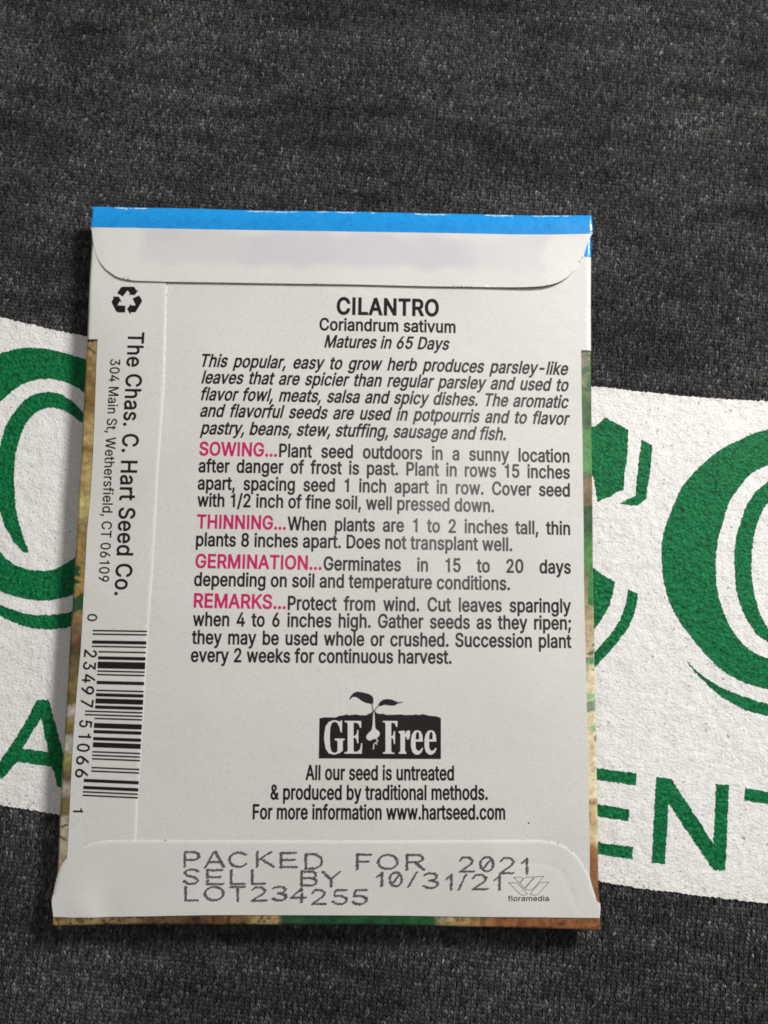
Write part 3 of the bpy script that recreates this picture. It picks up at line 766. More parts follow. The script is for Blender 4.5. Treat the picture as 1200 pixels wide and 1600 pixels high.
# --- back panel, white
er_up = [tuple(p) for p in ER if v547 < p[1] < ER[4, 1] + .01]
poly = ([(u - 2.0, v) for u, v in seamw] + [onp(500, 1425), (rbw[-1][0], rbw[-1][1])] + rbw[::-1][1:] + [(float(u_right(v547)), v547)] + er_up[::-1] + [onp(900, 355)])
back = sheet('back_panel', poly, .55, hz(0), M_PAPER, packet, edge_step=.25)
corner = sheet('blue_print', [onp(895, 360), onp(895, 400.4)] + [(float(u_right(onp(923, 401.3)[1])), onp(923, 401.3)[1]), tuple(ER[4]), onp(921, 360)], .4, hz(.02), M_BLUE, back)

# --- glued side flap that carries the bar code
poly = (lbw + seamw[::-1] + [tuple(EL[2] + (.6, 0)), tuple(EL[3] + (.3, 0))] + [tuple(p) for p in EL[4:] if p[1] > v530] + [(float(u_left(v530)), v530)])
side = sheet('side_flap', poly, .3, lambda u, v: H(u, v) + .015 + .105 * np.clip(line_dist(u, v, seamw) / .3, 0, 1), M_PAPER, packet, edge_step=.25)

# --- top flap
TF = [(142.3, 357.5), (143.7, 368.7), (145.5, 380), (147.5, 390), (150.8, 400), (156, 410), (163.7, 418.7), (172.5, 426), (182.5, 432.5), (193.7, 436), (207.5, 438.4), (227.5, 439), (261, 440), (400, 442), (500, 443.5),
      (590, 445), (700, 447.5), (790, 449), (830, 448.8), (850, 447.3), (860, 445.3), (870, 442.3), (880, 437.5), (890, 431), (900, 421), (905, 414), (912, 401), (915.5, 389), (920, 373), (922.5, 369), (925.5, 365.5)]
BLUE = [(143, 352.3), (205, 353), (263, 354.2), (330, 355.7), (430, 357), (530, 358.7), (663, 360.7), (797, 363.3), (863, 363.5), (925.6, 362.3)]


def top_flap_z(u, v):
    h = H(u, v) + .16
    d = np.clip((vflap - v) / 9.0 + 1, 0, 1.2)
    lift = .18 * d ** 2 + .34 * d ** 2 * np.exp(-((u - 38) / 9) ** 2) + .10 * d ** 2 * np.exp(-((u + 38) / 7) ** 2)
    return h + lift * np.clip((u - u_left(v)) / 2.5, 0, 1)


vflap = onp(500, 443)[1]
tfw = onps(TF, .4)
blw = onps(BLUE, .3)
tfw = smooth(tfw, closed=False, n=1)
tfw[0] = tuple(EL[2])
tfw[-1] = tuple(ER[2] + (0, -.1))
poly = tfw + [(u, v + 0) for u, v in blw[::-1]]
tflap = sheet('top_flap', poly, .45, top_flap_z, M_FLAP, packet, thick=.12, edge_step=.2)


def flap_tint(o, x0, x1, y0, y1, seed):
    """Dried glue showing through the thin flap as a patchy lilac-grey band."""
    co = np.empty(len(o.data.vertices) * 3, np.float32)
    o.data.vertices.foreach_get('co', co)
    co = co.reshape(-1, 3) / MM
    u, v = co[:, 0], co[:, 1]
    (a, d), (b, c) = onp(x0, y1), onp(x1, y0)
    j = (vnoise(u, v, 3.5, seed) - .5) * 2.4
    m = np.clip(np.minimum.reduce([u - a, b - u, v - d, c - v]) / 1.6 + .5 + j * .5, 0, 1) * (.45 + .75 * vnoise(u, v, 6, seed + 1))
    m = np.clip(m, 0, 1)[:, None]
    m2 = (np.clip((vnoise(u, v, 7, seed + 2) - .55) * 3, 0, 1) * .35)[:, None]
    base = np.array(PAPER_C) * (1 - m2) + np.array((.58, .565, .545)) * m2
    set_colors(o, base * (1 - m) + np.array((.535, .515, .548)) * m)


flap_tint(tflap, 225, 850, 374, 412, 101)
poly = ([(u, v - .25) for u, v in blw] + [tuple(ER[1]), tuple(ER[0])] + E(ET[::-1][1:-1]) + [tuple(EL[0]), tuple(EL[1])])
blue = sheet('blue_band', poly, .3, lambda u, v: H(u, v) + .17, M_BLUE, tflap, edge_step=.25)
# ink rubbed off along the fold, down to the white paper
wear_v, wear_f = [], []
for k in range(520):
    u = RNG.uniform(EL[0, 0] + .2, ER[0, 0] - .2)
    den = float(vnoise(u, 0, 5, 90)) * .75 + float(vnoise(u, 0, 1.3, 91)) * .45
    if den < .55:
        continue
    w_, h_ = RNG.uniform(.08, .45), RNG.uniform(.03, .09)
    v = float(v_top(u)) - RNG.uniform(.12, .2 + .5 * max(0, den - .5))
    s = len(wear_v)
    for a in range(7):
        th = a / 7 * 2 * math.pi
        rr = RNG.uniform(.6, 1.1)
        wear_v.append((u + math.cos(th) * w_ * rr, min(v + math.sin(th) * h_ * rr, float(v_top(u)) - .02)))
    wear_f.append(tuple(range(s, s + 7)))
wv = np.array(wear_v)
wz = H(wv[:, 0], wv[:, 1]) + .195 + RNG.uniform(0, .01, len(wv))
new_mesh('worn_edge', np.c_[wv, wz], wear_f, M_WEAR, blue)

# --- bottom flap
BF = [(83, 1432.7), (82.5, 1427), (81, 1415), (80.5, 1407), (82.5, 1398), (86, 1380), (90, 1365), (95, 1353), (103, 1342), (115, 1332), (127, 1324), (140, 1318), (153, 1314), (173, 1312.6), (240, 1312.4), (400, 1313), (600, 1313.2), (760, 1312.5), (840, 1312.3),
      (857, 1313.2), (873, 1317.5), (887, 1324), (898, 1333), (908, 1345), (916, 1357), (921.7, 1370), (925, 1383), (930, 1398), (932.5, 1407.5), (938, 1412.5), (938.5, 1420), (937.6, 1434.5)]
BBL = [(937.6, 1434.5), (860, 1433.6), (792, 1433), (683, 1431.7), (583, 1430.4), (435, 1430), (318, 1430), (218, 1432), (143, 1434), (83, 1432.7)]
bfw, bbw = onps(BF, .30), onps(BBL, .30)


def clampu(p):
    return (min(max(p[0], float(u_left(p[1])) + .01), float(u_right(p[1])) - .01), p[1])


bfw, bbw = [clampu(p) for p in bfw], [clampu(p) for p in bbw]
bfree = smooth(bfw[4:-4], closed=False, n=1)


def bottom_flap_z(u, v):
    d = np.clip(line_dist(u, v, bfree) / .5, 0, 1)
    dd = line_dist(u, v, bfree)
    crease = .025 * np.exp(-((dd - 3.4) / .5) ** 2) * np.clip((u - 24) / 6, 0, 1) * np.clip((v + 55) / 3, 0, 1)
    return H(u, v) + .17 + .10 * np.sin(d * math.pi / 2) - crease


bflap = sheet('bottom_flap', bfw[:4] + bfree + bfw[-4:] + bbw[1:-1], .21, bottom_flap_z, M_FLAP, packet, edge_step=.15)
flap_tint(bflap, 0, 0, 1328, 1329, 111)
poly = [(u, v + .25) for u, v in bbw[::-1]] + [tuple(p) for p in EB[::-1]]
V, F = sheet_data([clampu(p) if i < len(bbw) else p for i, p in enumerate(poly)], .2, hz(.16), edge_step=.2)
bborder = new_mesh('picture_border', V, F, M_PICTURE, bflap)
bborder['label'] = 'brown and green picture border along the bottom fold'
px_u = np.interp(V[:, 0], [onp(x, 1438)[0] for x in range(60, 960, 10)], range(60, 960, 10))
KEYS = [(83, (150, 120, 76)), (110, (142, 122, 80)), (150, (132, 112, 76)), (200, (120, 98, 66)), (230, (98, 74, 50)), (300, (84, 58, 38)), (360, (96, 68, 44)), (388, (120, 94, 60)), (400, (166, 142, 100)), (434, (160, 136, 96)),
        (442, (40, 74, 44)), (500, (24, 66, 36)), (600, (28, 74, 42)), (676, (34, 84, 46)), (688, (152, 140, 108)), (715, (160, 138, 92)), (745, (150, 116, 72)), (775, (128, 84, 50)), (850, (120, 76, 46)), (938, (136, 90, 56))]
C = tone_strip(KEYS, px_u, V[:, 0], V[:, 1], .38, .30, 27)
spots = vnoise(V[:, 0], V[:, 1], .45, 61) > .74
C[spots & (px_u < 440)] *= .35
C[spots & (px_u > 684)] *= .6
set_colors(bborder, C)


# ------------------------------------------------------------------ printing on the paper
GL = json.loads(GLYPHS)
GL['I'] = [196, [[67, 0, 129, 0, 129, 509, 67, 509]]]
GL['l'] = [168, [[54, 0, 114, 0, 114, 509, 54, 509]]]
GL['1'] = [400, [[206, 0, 268, 0, 268, 512, 222, 512, 208, 470, 176, 440, 96, 428, 96, 380, 206, 380]]]
LAY = {'back': 0.0, 'side': .12, 'bottom': .27}


class Ink:
    """Collects flat ink shapes in packet coordinates and lays them on the paper."""

    def __init__(self, lay):
        self.v, self.f, self.z = [], [], []
        self.lay = LAY[lay]

    def poly(self, rings, dz=.022, wind=False):
        co, edges = [], []
        for r in rings:
            s = len(co)
            co += [Vector((float(a), float(b))) for a, b in r]
            edges += [(s + i, s + (i + 1) % len(r)) for i in range(len(r))]
        V, _, F, _, _, _ = delaunay_2d_cdt(co, edges, [], 0, 1e-7)
        V = np.array([(q[0], q[1]) for q in V])
        F = np.array(F)
        c = V[F].mean(1)
        if wind:
            k = winding(c, rings) != 0
        else:
            k = np.zeros(len(F), bool)
            for r in rings:
                k ^= inside(c, [tuple(q) for q in r])
        s = len(self.v)
        self.v += [tuple(q) for q in V]
        self.z += [dz] * len(V)
        for t in F[k]:
            a, b, d = V[t]
            cr = (b[0] - a[0]) * (d[1] - a[1]) - (b[1] - a[1]) * (d[0] - a[0])
            if abs(cr) > 1e-10:
                self.f.append(tuple(int(s + i) for i in (t if cr > 0 else t[::-1])))

    def grid(self, a, b, c, d, n=12, dz=.022):
        """Long bar a-b / d-c, cut into n pieces so it follows the paper."""
        s = len(self.v)
        for k in range(n + 1):
            t = k / n
            self.v += [tuple(np.array(a) * (1 - t) + np.array(b) * t), tuple(np.array(d) * (1 - t) + np.array(c) * t)]
            self.z += [dz, dz]
        for k in range(n):
            i = s + 2 * k
            self.f.append((i, i + 2, i + 3, i + 1))

    def line(self, pts, w, dz=.022, closed=False):
        pts = [np.array(p, float) for p in pts]
        n = len(pts)
        s = len(self.v)
        for i, p in enumerate(pts):
            a = pts[(i - 1) % n] if (closed or i > 0) else p
            b = pts[(i + 1) % n] if (closed or i < n - 1) else p
            d1, d2 = p - a, b - p
            l1, l2 = np.linalg.norm(d1), np.linalg.norm(d2)
            d1 = d1 / l1 if l1 > 0 else d2 / l2
            d2 = d2 / l2 if l2 > 0 else d1
            t = d1 + d2
            t = t / max(np.linalg.norm(t), 1e-6)
            k = min(1 / max(.35, float(t @ d2)), 2.5)
            nrm = np.array((-t[1], t[0])) * w * .5 * k
            self.v += [tuple(p + nrm), tuple(p - nrm)]
            self.z += [dz, dz]
        for i in range(n if closed else n - 1):
            a, b = s + 2 * i, s + 2 * ((i + 1) % n)
            self.f.append((a + 1, b + 1, b, a))

    def build(self, name, mat, parent, label=None):
        v = np.array(self.v)
        z = H(v[:, 0], v[:, 1]) + self.lay + np.array(self.z)
        o = new_mesh(name, np.c_[v, z], self.f, mat, parent, smooth_shade=False)
        if label:
            o['label'] = label
        return o


def offset_ring(r, d):
    p = np.array(r, float)
    n = len(p)
    e = np.roll(p, -1, 0) - p
    ln = np.linalg.norm(e, axis=1, keepdims=True)
    ln[ln == 0] = 1
    e = e / ln
    nn_ = np.c_[e[:, 1], -e[:, 0]]
    a = np.roll(nn_, 1, 0)
    m = nn_ + a
    k = 1 + (nn_ * a).sum(1, keepdims=True)
    m = m / np.maximum(k, .35)
    return p + m * d


def area(r):
    p = np.array(r)
    q = np.roll(p, -1, 0)
    return .5 * float((p[:, 0] * q[:, 1] - q[:, 0] * p[:, 1]).sum())


def glyph(ch, sx, bold):
    adv, rings = GL[ch]
    out = []
    R = [np.array(r, float).reshape(-1, 2) * (sx, 1) for r in rings]
    if R:
        big = max(R, key=lambda r: abs(area(r)))
        sgn = 1 if area(big) > 0 else -1
        for r in R:
            out.append(offset_ring(r, bold * sgn))
    return adv * sx + bold * 1.2, out


def layout(text, sx, bold, space, shear, track=0):
    x, rings = 0, []
    for ch in text:
        if ch == ' ':
            x += space
            continue
        adv, rr = glyph(ch, sx, bold)
        g = []
        for r in rr:
            r = r + (x + bold * .6, 0)
            r[:, 0] += r[:, 1] * shear
            g.append(r)
        rings.append(g)
        x += adv + track
    allp = np.concatenate([r for g in rings for r in g])
    return rings, allp[:, 0].min(), allp[:, 0].max()


def text_line(ink, text, L, R, cap_px, lay='back', sx=None, bold=17, shear=0.0, up=(0, -1), track=-14):
    """Set one line between two traced baseline points. sx None: glyph width fits the line; else the spaces do."""
    a, b = np.array(onp(*L, LAY[lay])), np.array(onp(*R, LAY[lay]))
    c = np.array(onp(L[0] + up[0] * cap_px, L[1] + up[1] * cap_px, LAY[lay]))
    e1 = b - a
    W = np.linalg.norm(e1)
    e1 = e1 / W
    e2 = np.array((-e1[1], e1[0]))
    cap = abs(float((c - a) @ e2))
    s = cap / 509.0
    target = W / s
    if sx is None:
        lo, hi = .4, 1.8
        for _ in range(40):
            m = (lo + hi) / 2
            _, x0, x1 = layout(text, m, bold, 205 * m, shear, track)
            lo, hi = (m, hi) if x1 - x0 < target else (lo, m)
        sx, space = m, 205 * m
    else:
        lo, hi = 20, 900
        for _ in range(40):
            m = (lo + hi) / 2
            _, x0, x1 = layout(text, sx, bold, m, shear, track)
            lo, hi = (m, hi) if x1 - x0 < target else (lo, m)
        space = m
        if space < 120 * sx or space > 850:
            return text_line(ink, text, L, R, cap_px, lay, None, bold, shear, up, track)
    rings, x0, x1 = layout(text, sx, bold, space, shear, track)
    for g in rings:
        ink.poly([[tuple(a + e1 * ((p[0] - x0) * s) + e2 * (p[1] * s)) for p in r] for r in g], wind=True)
    return sx


k = Ink('back')
text_line(k, 'CILANTRO', (525.8, 490.5), (685.8, 493.5), 25.3, bold=24, track=-8)
k.build('title_lettering', M_INK, back)
k = Ink('back')
text_line(k, 'Coriandrum sativum', (499, 515.7), (711.8, 520), 18.6, bold=18)
k.build('latin_name_lettering', M_INK, back)
k = Ink('back')
text_line(k, 'Matures in 65 Days', (506.5, 542.5), (702.5, 546.5), 18.7, shear=.2)
k.build('maturity_lettering', M_INK, back)
SHR = .21
k = Ink('back')
q = text_line(k, 'pastry, beans, stew, stuffing, sausage and fish.', (312.3, 678), (790.5, 687.5), 19.6, shear=SHR)
for s_, l_, r_ in (('This popular, easy to grow herb produces parsley-like', (315, 572.7), (888, 585.7)),
                   ('leaves that are spicier than regular parsley and used to', (314.5, 598.7), (888.7, 611.2)),
                   ('flavor fowl, meats, salsa and spicy dishes. The aromatic', (313.7, 625), (889, 637.5)),
                   ('and flavorful seeds are used in potpourris and to flavor', (312.5, 650.7), (891, 663.7))):
    text_line(k, s_, l_, r_, 19.4, sx=q, shear=SHR)
k.build('description_lettering', M_INK, back)

paragraphs = (
    ('sowing_instructions', 'with 1/2 inch of fine soil, well pressed down.', (308, 791), (772, 800),
     ('SOWING...', (311, 711), (433, 713.2)),
     (('Plant seed outdoors in a sunny location', (436, 713.7), (890, 722.5)), ('after danger of frost is past. Plant in rows 15 inches', (310, 737.5), (890.5, 747.8)),
      ('apart, spacing seed 1 inch apart in row. Cover seed', (308.7, 764.5), (890.5, 775.7)))),
    ('thinning_instructions', 'plants 8 inches apart. Does not transplant well.', (306, 852.7), (800.5, 860.7),
     ('THINNING...', (307.5, 825), (446.7, 827.3)), (('When plants are 1 to 2 inches tall, thin', (449, 828), (891, 835.5)),)),
    ('germination_instructions', 'depending on soil and temperature conditions.', (303, 915), (797, 921.7),
     ('GERMINATION...', (305, 886.7), (502.5, 890)), (('Germinates in 15 to 20 days', (505.5, 890.5), (892, 896)),)),
    ('growing_remarks', 'every 2 weeks for continuous harvest.', (298, 1033.7), (705.7, 1036.7),
     ('REMARKS...', (302.5, 948.7), (446.7, 951.2)),
     (('Protect from wind. Cut leaves sparingly', (449.5, 952.5), (892.5, 957)), ('when 4 to 6 inches high. Gather seeds as they ripen;', (301, 977.5), (892.5, 983.7)),
      ('they may be used whole or crushed. Succession plant', (299.5, 1005.7), (893, 1012)))))
for name, last, l0, r0, head, lines in paragraphs:
    k = Ink('back')
    cap = 20.2 + (l0[1] - 790) / 250 * .9
    q = text_line(k, last, l0, r0, cap)
    for s_, l_, r_ in lines:
        text_line(k, s_, l_, r_, cap, sx=q)
    par = k.build(name, M_INK, back)
    k = Ink('back')
    text_line(k, *head, cap + .3, bold=20)
    k.build('heading', M_MAGENTA, par)

k = Ink('back')
text_line(k, 'All our seed is untreated', (477.2, 1218), (709.5, 1218.9), 22.3)
text_line(k, '& produced by traditional methods.', (422.5, 1248.7), (762.3, 1249.3), 22.3)
text_line(k, 'For more information www.hartseed.com', (394.7, 1279.4), (789.5, 1280), 22.5)
k.build('seed_statement_lettering', M_INK, back)
k = Ink('back')
for sx_, sy_, sr in ((826, 1286, .13),):
    cu, cv = onp(sx_, sy_)
    k.poly([[(cu + sr * (1 + .4 * math.sin(3 * i)) * math.cos(i * .9), cv + sr * math.sin(i * .9)) for i in range(7)]])
k.build('ink_speck', M_INK, back)

k = Ink('side')
text_line(k, 'The Chas. C. Hart Seed Co.', (201, 519), (179.3, 930), 24.3, 'side', bold=14, up=(1, 0), track=0)
k.build('maker_name_lettering', M_INK, side)
k = Ink('side')
text_line(k, '304 Main St, Wethersfield, CT 06109', (172.7, 561), (154.3, 909), 15.2, 'side', bold=9, up=(1, 0), track=0)
k.build('address_lettering', M_INK, side)


# recycling mark
def traced(ink, pts, ox, oy, kk, lay='back', holes=(), sm=0, dz=.022):
    f = lambda P: onps([(ox + a / kk, oy + b / kk) for a, b in P], LAY[lay])
    r = [smooth(f(pts), n=sm) if sm else f(pts)] + [smooth(f(h), n=sm) if sm else f(h) for h in holes]
    ink.poly(r, dz)


k = Ink('side')
for P in ([(430, 280), (490, 190), (520, 180), (695, 180), (735, 240), (772, 226), (705, 312), (602, 304), (634, 292), (597, 235), (520, 332)],
          [(672, 362), (775, 317), (818, 385), (818, 415), (720, 578), (640, 582), (637, 620), (587, 525), (645, 447), (652, 472), (722, 472)],
          [(358, 333), (458, 335), (505, 422), (470, 408), (437, 472), (560, 477), (557, 582), (445, 582), (412, 560), (343, 420), (378, 350)]):
    traced(k, P, 140, 430, 10, 'side')
k.build('recycling_symbol', M_INK, side)

# bar code
LC = {'0': '0001101', '1': '0011001', '2': '0010011', '3': '0111101', '4': '0100011', '5': '0110001', '6': '0101111', '7': '0111011', '8': '0110111', '9': '0001011'}
code = '023497510661'
bits = '101' + ''.join(LC[c] for c in code[:6]) + '01010' + ''.join(''.join('10'[int(x)] for x in LC[c]) for c in code[6:]) + '101'
k = Ink('side')


def bar_pt(m, s):
    """m: module 0..95 down the code, s: 0 at the short-bar foot, 1 at the far end."""
    t = m / 95
    rx, ry = 230 + (215.5 - 230) * t, 985.0 + (1247.8 - 985.0) * t
    lx, ly = 156.0 + (140.3 - 156.0) * t, 983.9 + (1244.3 - 983.9) * t
    return onp(lx + (rx - lx) * s, ly + (ry - ly) * s, .12)


i = 0
while i < 95:
    if bits[i] == '1':
        j = i
        while j < 95 and bits[j] == '1':
            j += 1
        tall = i < 10 or i >= 85
        mid = 45 <= i < 50
        s0 = -.145 if tall else (-.205 if mid else 0)
        g = .10
        k.grid(bar_pt(i + g, s0), bar_pt(i + g, 1), bar_pt(j - g * .2, 1), bar_pt(j - g * .2, s0), 8)
        i = j
    else:
        i += 1
barcode = k.build('barcode', M_INK, side)
# flip the strip's winding if it faces down
k = Ink('side')
for ch, L, R, cp in (('0', (137.3, 959), (136.6, 970.5), 14.5), ('2', (132.6, 1014.5), (131.2, 1026.5), 19.3), ('3', (131.1, 1033.2), (129.8, 1046), 19.3), ('4', (130.0, 1052.5), (128.6, 1066.5), 19.3),
                     ('9', (128.2, 1071), (126.8, 1084.5), 19.3), ('7', (127.2, 1092), (125.8, 1104), 19.3), ('5', (125.0, 1124.5), (123.7, 1136), 19.3), ('1', (123.4, 1145.5), (122.9, 1152.5), 19.3),
                     ('0', (121.5, 1161), (120.1, 1174), 19.3), ('6', (120.2, 1180.5), (118.9, 1194.5), 19.3), ('6', (118.6, 1200.5), (117.2, 1214.5), 19.3), ('1', (115.0, 1262.5), (114.6, 1269), 15)):
    text_line(k, ch, L, R, cp, 'side', bold=12, up=(1, 0))
k.build('barcode_digits', M_INK, barcode)

# soil block with seedling and serif letters
GX, GY, GK = 480, 1060, 5.217


def g(P):
    return onps([(GX + a / GK, GY + b / GK) for a, b in P])


k = Ink('back')
traced(k, [(100, 325), (140, 317), (235, 318), (260, 305), (290, 302), (325, 293), (340, 300), (400, 293), (430, 300), (485, 300), (495, 290), (515, 285), (530, 270), (555, 270), (570, 285), (600, 290), (615, 286), (645, 297),
           (700, 296), (770, 293), (790, 298), (870, 297), (885, 292), (910, 298), (945, 291), (990, 303), (1050, 308), (1080, 318), (1090, 325), (1090, 657), (600, 655), (95, 652)], GX, GY, GK)
traced(k, [(342, 180), (350, 150), (375, 120), (405, 107), (450, 113), (500, 125), (530, 143), (540, 165), (540, 195), (535, 210), (515, 207), (480, 200), (445, 183), (415, 160), (395, 150), (370, 152), (352, 170)], GX, GY, GK)
traced(k, [(572, 228), (590, 195), (615, 175), (650, 167), (690, 172), (720, 185), (745, 195), (785, 189), (770, 200), (740, 205), (715, 220), (690, 222), (630, 215), (600, 225)], GX, GY, GK)
k.line(g([(527, 200), (533, 240), (540, 275)]), 1.9 * .096)
k.line(g([(588, 215), (562, 245), (545, 275)]), 1.9 * .096)
emblem = k.build('seedling_emblem', M_INK, back)
k = Ink('back')
W = .032
Gp = [(285, 343), (283, 440), (273, 440), (262, 395), (245, 362), (222, 352), (200, 365), (188, 400), (184, 480), (188, 560), (200, 598), (222, 608), (240, 600), (247, 590), (247, 510), (225, 503), (225, 490), (305, 490), (305, 500), (290, 507),
      (290, 590), (265, 608), (220, 622), (175, 610), (150, 570), (138, 500), (140, 450), (150, 390), (175, 355), (215, 340), (250, 345), (265, 355), (275, 343)]
Ep = [(305, 345), (440, 347), (440, 402), (430, 402), (422, 375), (405, 362), (378, 360), (378, 468), (395, 465), (405, 445), (408, 420), (417, 420), (417, 528), (408, 528), (402, 497), (390, 483), (378, 483), (378, 590), (385, 598), (410, 597), (432, 575), (440, 528), (449, 530), (445, 613), (303, 613),
      (303, 603), (325, 597), (330, 590), (330, 370), (325, 360), (305, 355)]
Fp = [(617, 346), (737, 347), (735, 395), (726, 395), (715, 367), (695, 360), (685, 362), (685, 470), (700, 465), (707, 430), (716, 430), (716, 535), (707, 535), (702, 495), (690, 485), (685, 487), (685, 590), (690, 603), (710, 606), (710, 615), (617, 613), (617, 605), (635, 598), (638, 590), (638, 370), (630, 358), (617, 356)]
rp = [(745, 430), (795, 425), (797, 455), (810, 430), (825, 422), (838, 430), (838, 470), (828, 497), (812, 497), (810, 475), (800, 475), (797, 500), (797, 590), (808, 603), (808, 615), (745, 613), (745, 605), (757, 598), (760, 590), (760, 455), (745, 440)]
eo = [(943, 515), (883, 515), (885, 570), (900, 590), (920, 588), (935, 565), (945, 570), (930, 605), (905, 622), (880, 620), (858, 600), (846, 560), (846, 500), (855, 455), (875, 427), (900, 422), (925, 432), (938, 460)]
eh = [(884, 497), (885, 460), (893, 438), (903, 435), (912, 450), (912, 497)]
for P in (Gp, Ep, Fp, rp):
    traced(k, P, GX, GY, GK, dz=W)
for dx in (0, 110):
    traced(k, [(a + dx, b) for a, b in eo], GX, GY, GK, holes=[[(a + dx, b) for a, b in eh]], dz=W)
traced(k, [(538, 272), (548, 272), (553, 380), (556, 412), (585, 430), (593, 450), (585, 472), (560, 490), (535, 495), (515, 508), (495, 503), (481, 485), (483, 465), (505, 440), (532, 415)], GX, GY, GK, dz=W, sm=1)
k.line(g([(548, 488), (566, 492), (575, 510), (562, 522), (546, 532), (541, 552), (543, 565), (537, 578)]), .14, W + .002)
k.line(g([(560, 520), (568, 530), (568, 542)]), .10, W + .001)
k.line(g([(529, 205), (537, 255)]), .05, W)
k.line(g([(584, 222), (552, 262)]), .05, W)
k.build('emblem_lettering', material('unprinted_white', PAPER_C, .5, .35), emblem, 'white lettering and root inside the black soil block')

# outlined flower mark and its name
k = Ink('bottom')


def fm(P):
    return onps([(770 + a / 10, 1350 + b / 10) for a, b in P], .30)


for P in ([(325, 205), (430, 205), (455, 212), (472, 230), (415, 290)], [(430, 300), (485, 232), (510, 210), (545, 203), (645, 203), (495, 378)],
          [(508, 385), (640, 225), (665, 203), (690, 196), (797, 193), (645, 375), (610, 402), (560, 408), (525, 400)], [(250, 292), (355, 292), (390, 302), (420, 330), (541, 465), (510, 485), (465, 488), (430, 475), (405, 450)],
          [(583, 468), (715, 315), (745, 293), (780, 287), (877, 283), (715, 470), (680, 488), (630, 488)]):
    k.line(fm(P), .075, closed=True)
mark = k.build('flower_mark', M_STAMP, bflap)
k = Ink('bottom')
text_line(k, 'floramedia', (793.5, 1407.9), (857.7, 1407.6), 8.0, 'bottom', bold=12, track=0)
k.build('mark_lettering', M_INK, mark)

# rubber-stamped lot text made of little slanted dashes
ARC = lambda cx, cy, rx, ry, a0, a1, n=14: [(cx + rx * math.cos(math.radians(a0 + (a1 - a0) * i / n)), cy + ry * math.sin(math.radians(a0 + (a1 - a0) * i / n))) for i in range(n + 1)]
ST = {
    'P': [[(.1, 0), (.1, 1)], [(.1, .02), (.7, .02), (.97, .15), (.97, .4), (.7, .55), (.1, .55)]],
    'A': [[(0, 1), (.46, 0)], [(.54, 0), (1, 1)], [(.2, .66), (.8, .66)]],
    'C': [ARC(.52, .5, .5, .48, -40, -320)],
    'K': [[(.1, 0), (.1, 1)], [(.85, 0), (.2, .52)], [(.3, .45), (1, 1)]],
    'E': [[(.08, 0), (.08, 1)], [(.08, .03), (.95, .03)], [(.08, .5), (.85, .5)], [(.08, .97), (1, .97)]],
    'D': [[(.1, .02), (.1, .98)], [(.1, .03), (.6, .03), (.92, .25), (.97, .5), (.92, .75), (.6, .97), (.1, .97)]],
    'F': [[(.1, 0), (.1, 1)], [(.1, .04), (1, .04)], [(.1, .5), (.85, .5)]],
    'O': [ARC(.5, .5, .47, .47, 0, 360, 24)],
    'R': [[(.1, 0), (.1, 1)], [(.1, .03), (.7, .03), (.92, .16), (.92, .36), (.7, .5), (.1, .5)], [(.5, .5), (1, 1)]],
    'S': [[(.95, .18), (.75, .03), (.3, .03), (.06, .2), (.2, .42), (.75, .56), (.95, .76), (.75, .95), (.3, .98), (.03, .8)]],
    'L': [[(.1, 0), (.1, .97)], [(.1, .97), (1, .97)]],
    'B': [[(.08, .02), (.08, .98)], [(.08, .03), (.75, .03), (.92, .15), (.92, .35), (.75, .48), (.08, .48)], [(.7, .48), (.95, .62), (.95, .85), (.75, .97), (.08, .97)]],
    'Y': [[(0, 0), (.5, .5)], [(1, 0), (.5, .5)], [(.5, .5), (.5, 1)]],
    'T': [[(0, .03), (1, .03)], [(.5, .03), (.5, 1)]],
    '/': [[(0, 1), (1, 0)]],
    '1': [[(.7, 0), (.7, 1)], [(.7, .05), (.05, .3)]],
    '2': [[(.06, .22), (.25, .03), (.7, .03), (.93, .22), (.85, .45), (.05, .97)], [(.05, .97), (1, .97)]],
    '0': [ARC(.5, .5, .45, .48, 0, 360, 20), [(.25, .8), (.75, .2)]],
    '3': [[(.05, .12), (.35, .02), (.75, .05), (.92, .22), (.75, .45), (.4, .48)], [(.5, .48), (.92, .6), (.95, .8), (.7, .97), (.3, .97), (.02, .84)]],
    '4': [[(.72, 0), (.02, .68), (1, .68)], [(.72, 0), (.72, 1)]],
    '5': [[(.95, .03), (.2, .03), (.1, .45), (.6, .42), (.95, .6), (.92, .82), (.65, .98), (.25, .97), (.02, .82)]]}
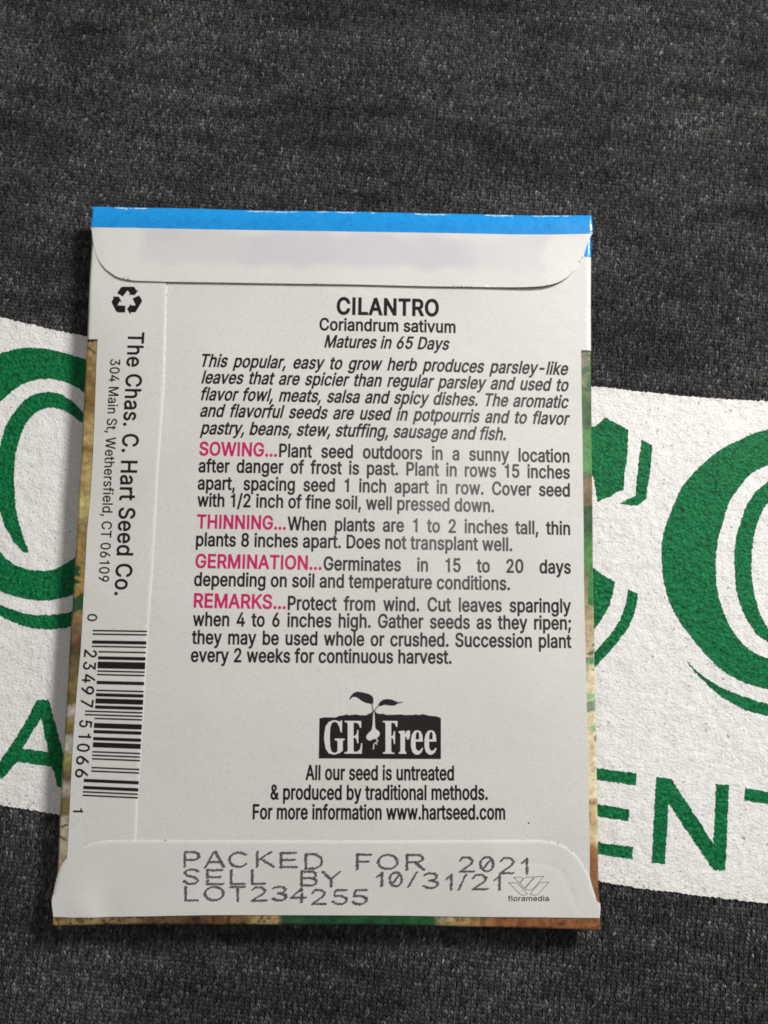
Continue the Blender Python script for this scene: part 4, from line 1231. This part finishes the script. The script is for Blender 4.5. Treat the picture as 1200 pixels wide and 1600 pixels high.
ROWS = [('P', 286.5, 311.5, 1331, 1354), ('A', 321, 350, 1331, 1355), ('C', 358, 387, 1331.5, 1355), ('K', 399, 428, 1331, 1354.5), ('E', 437, 464, 1332, 1355.5), ('D', 475, 504, 1334, 1358), ('F', 556, 580, 1334.5, 1358),
        ('O', 590, 622, 1335, 1358.5), ('R', 633, 663, 1335, 1359), ('2', 718, 740, 1339, 1362.5), ('0', 749.5, 772, 1338.5, 1362), ('2', 781, 804, 1340, 1365), ('1', 815.5, 827, 1341, 1365),
        ('S', 287, 311, 1358, 1381.5), ('E', 322, 348, 1359, 1382), ('L', 359, 382, 1359.5, 1382), ('L', 392, 414, 1359, 1381.5), ('B', 469, 495.5, 1361, 1384), ('Y', 504, 531, 1362, 1385.5), ('1', 589, 600, 1363.5, 1384.5),
        ('0', 608, 629, 1362.5, 1385.5), ('/', 638, 651, 1363.5, 1385.5), ('3', 662, 685, 1364, 1388), ('1', 697.5, 708.5, 1366.5, 1390), ('/', 717, 728, 1366.5, 1390), ('2', 738, 761, 1366.5, 1390), ('1', 773, 784, 1368, 1390.5),
        ('L', 288, 309, 1385.5, 1407.5), ('O', 319.5, 350, 1385, 1407.5), ('T', 360, 383, 1385, 1408), ('2', 393, 416, 1386, 1408), ('3', 426, 448, 1385, 1407.5), ('4', 455, 478, 1388, 1409.5), ('2', 487, 509, 1390, 1413),
        ('5', 520, 543, 1390, 1413), ('5', 551, 574, 1390, 1413)]
k = Ink('bottom')
cnt = 0
for ch, x0, x1, y0, y1 in ROWS:
    for stroke in ST[ch]:
        pts = [(x0 + a * (x1 - x0), y0 + b * (y1 - y0)) for a, b in stroke]
        for x, y in resample(pts, 1.6, closed=False):
            if random.random() < .04:
                continue
            x += random.gauss(0, .25)
            y += random.gauss(0, .25)
            ln, wd, an = random.uniform(4.8, 7.0), random.uniform(2.5, 3.4), math.radians(random.gauss(27, 5))
            if random.random() < .25:
                ln *= .7
            dx, dy = math.cos(an) * ln / 2, -math.sin(an) * ln / 2
            nx, ny = math.sin(an) * wd / 2, math.cos(an) * wd / 2
            cnt += 1
            k.poly([onps([(x - dx, y - dy), (x - dx * .4 + nx, y - dy * .4 + ny), (x + dx * .5 + nx * .8, y + dy * .5 + ny * .8), (x + dx, y + dy), (x + dx * .4 - nx, y + dy * .4 - ny), (x - dx * .5 - nx * .8, y - dy * .5 - ny * .8)], .30)],
                   .02 + (cnt % 40) * .0004)
k.build('lot_stamp_lettering', M_STAMP, bflap)
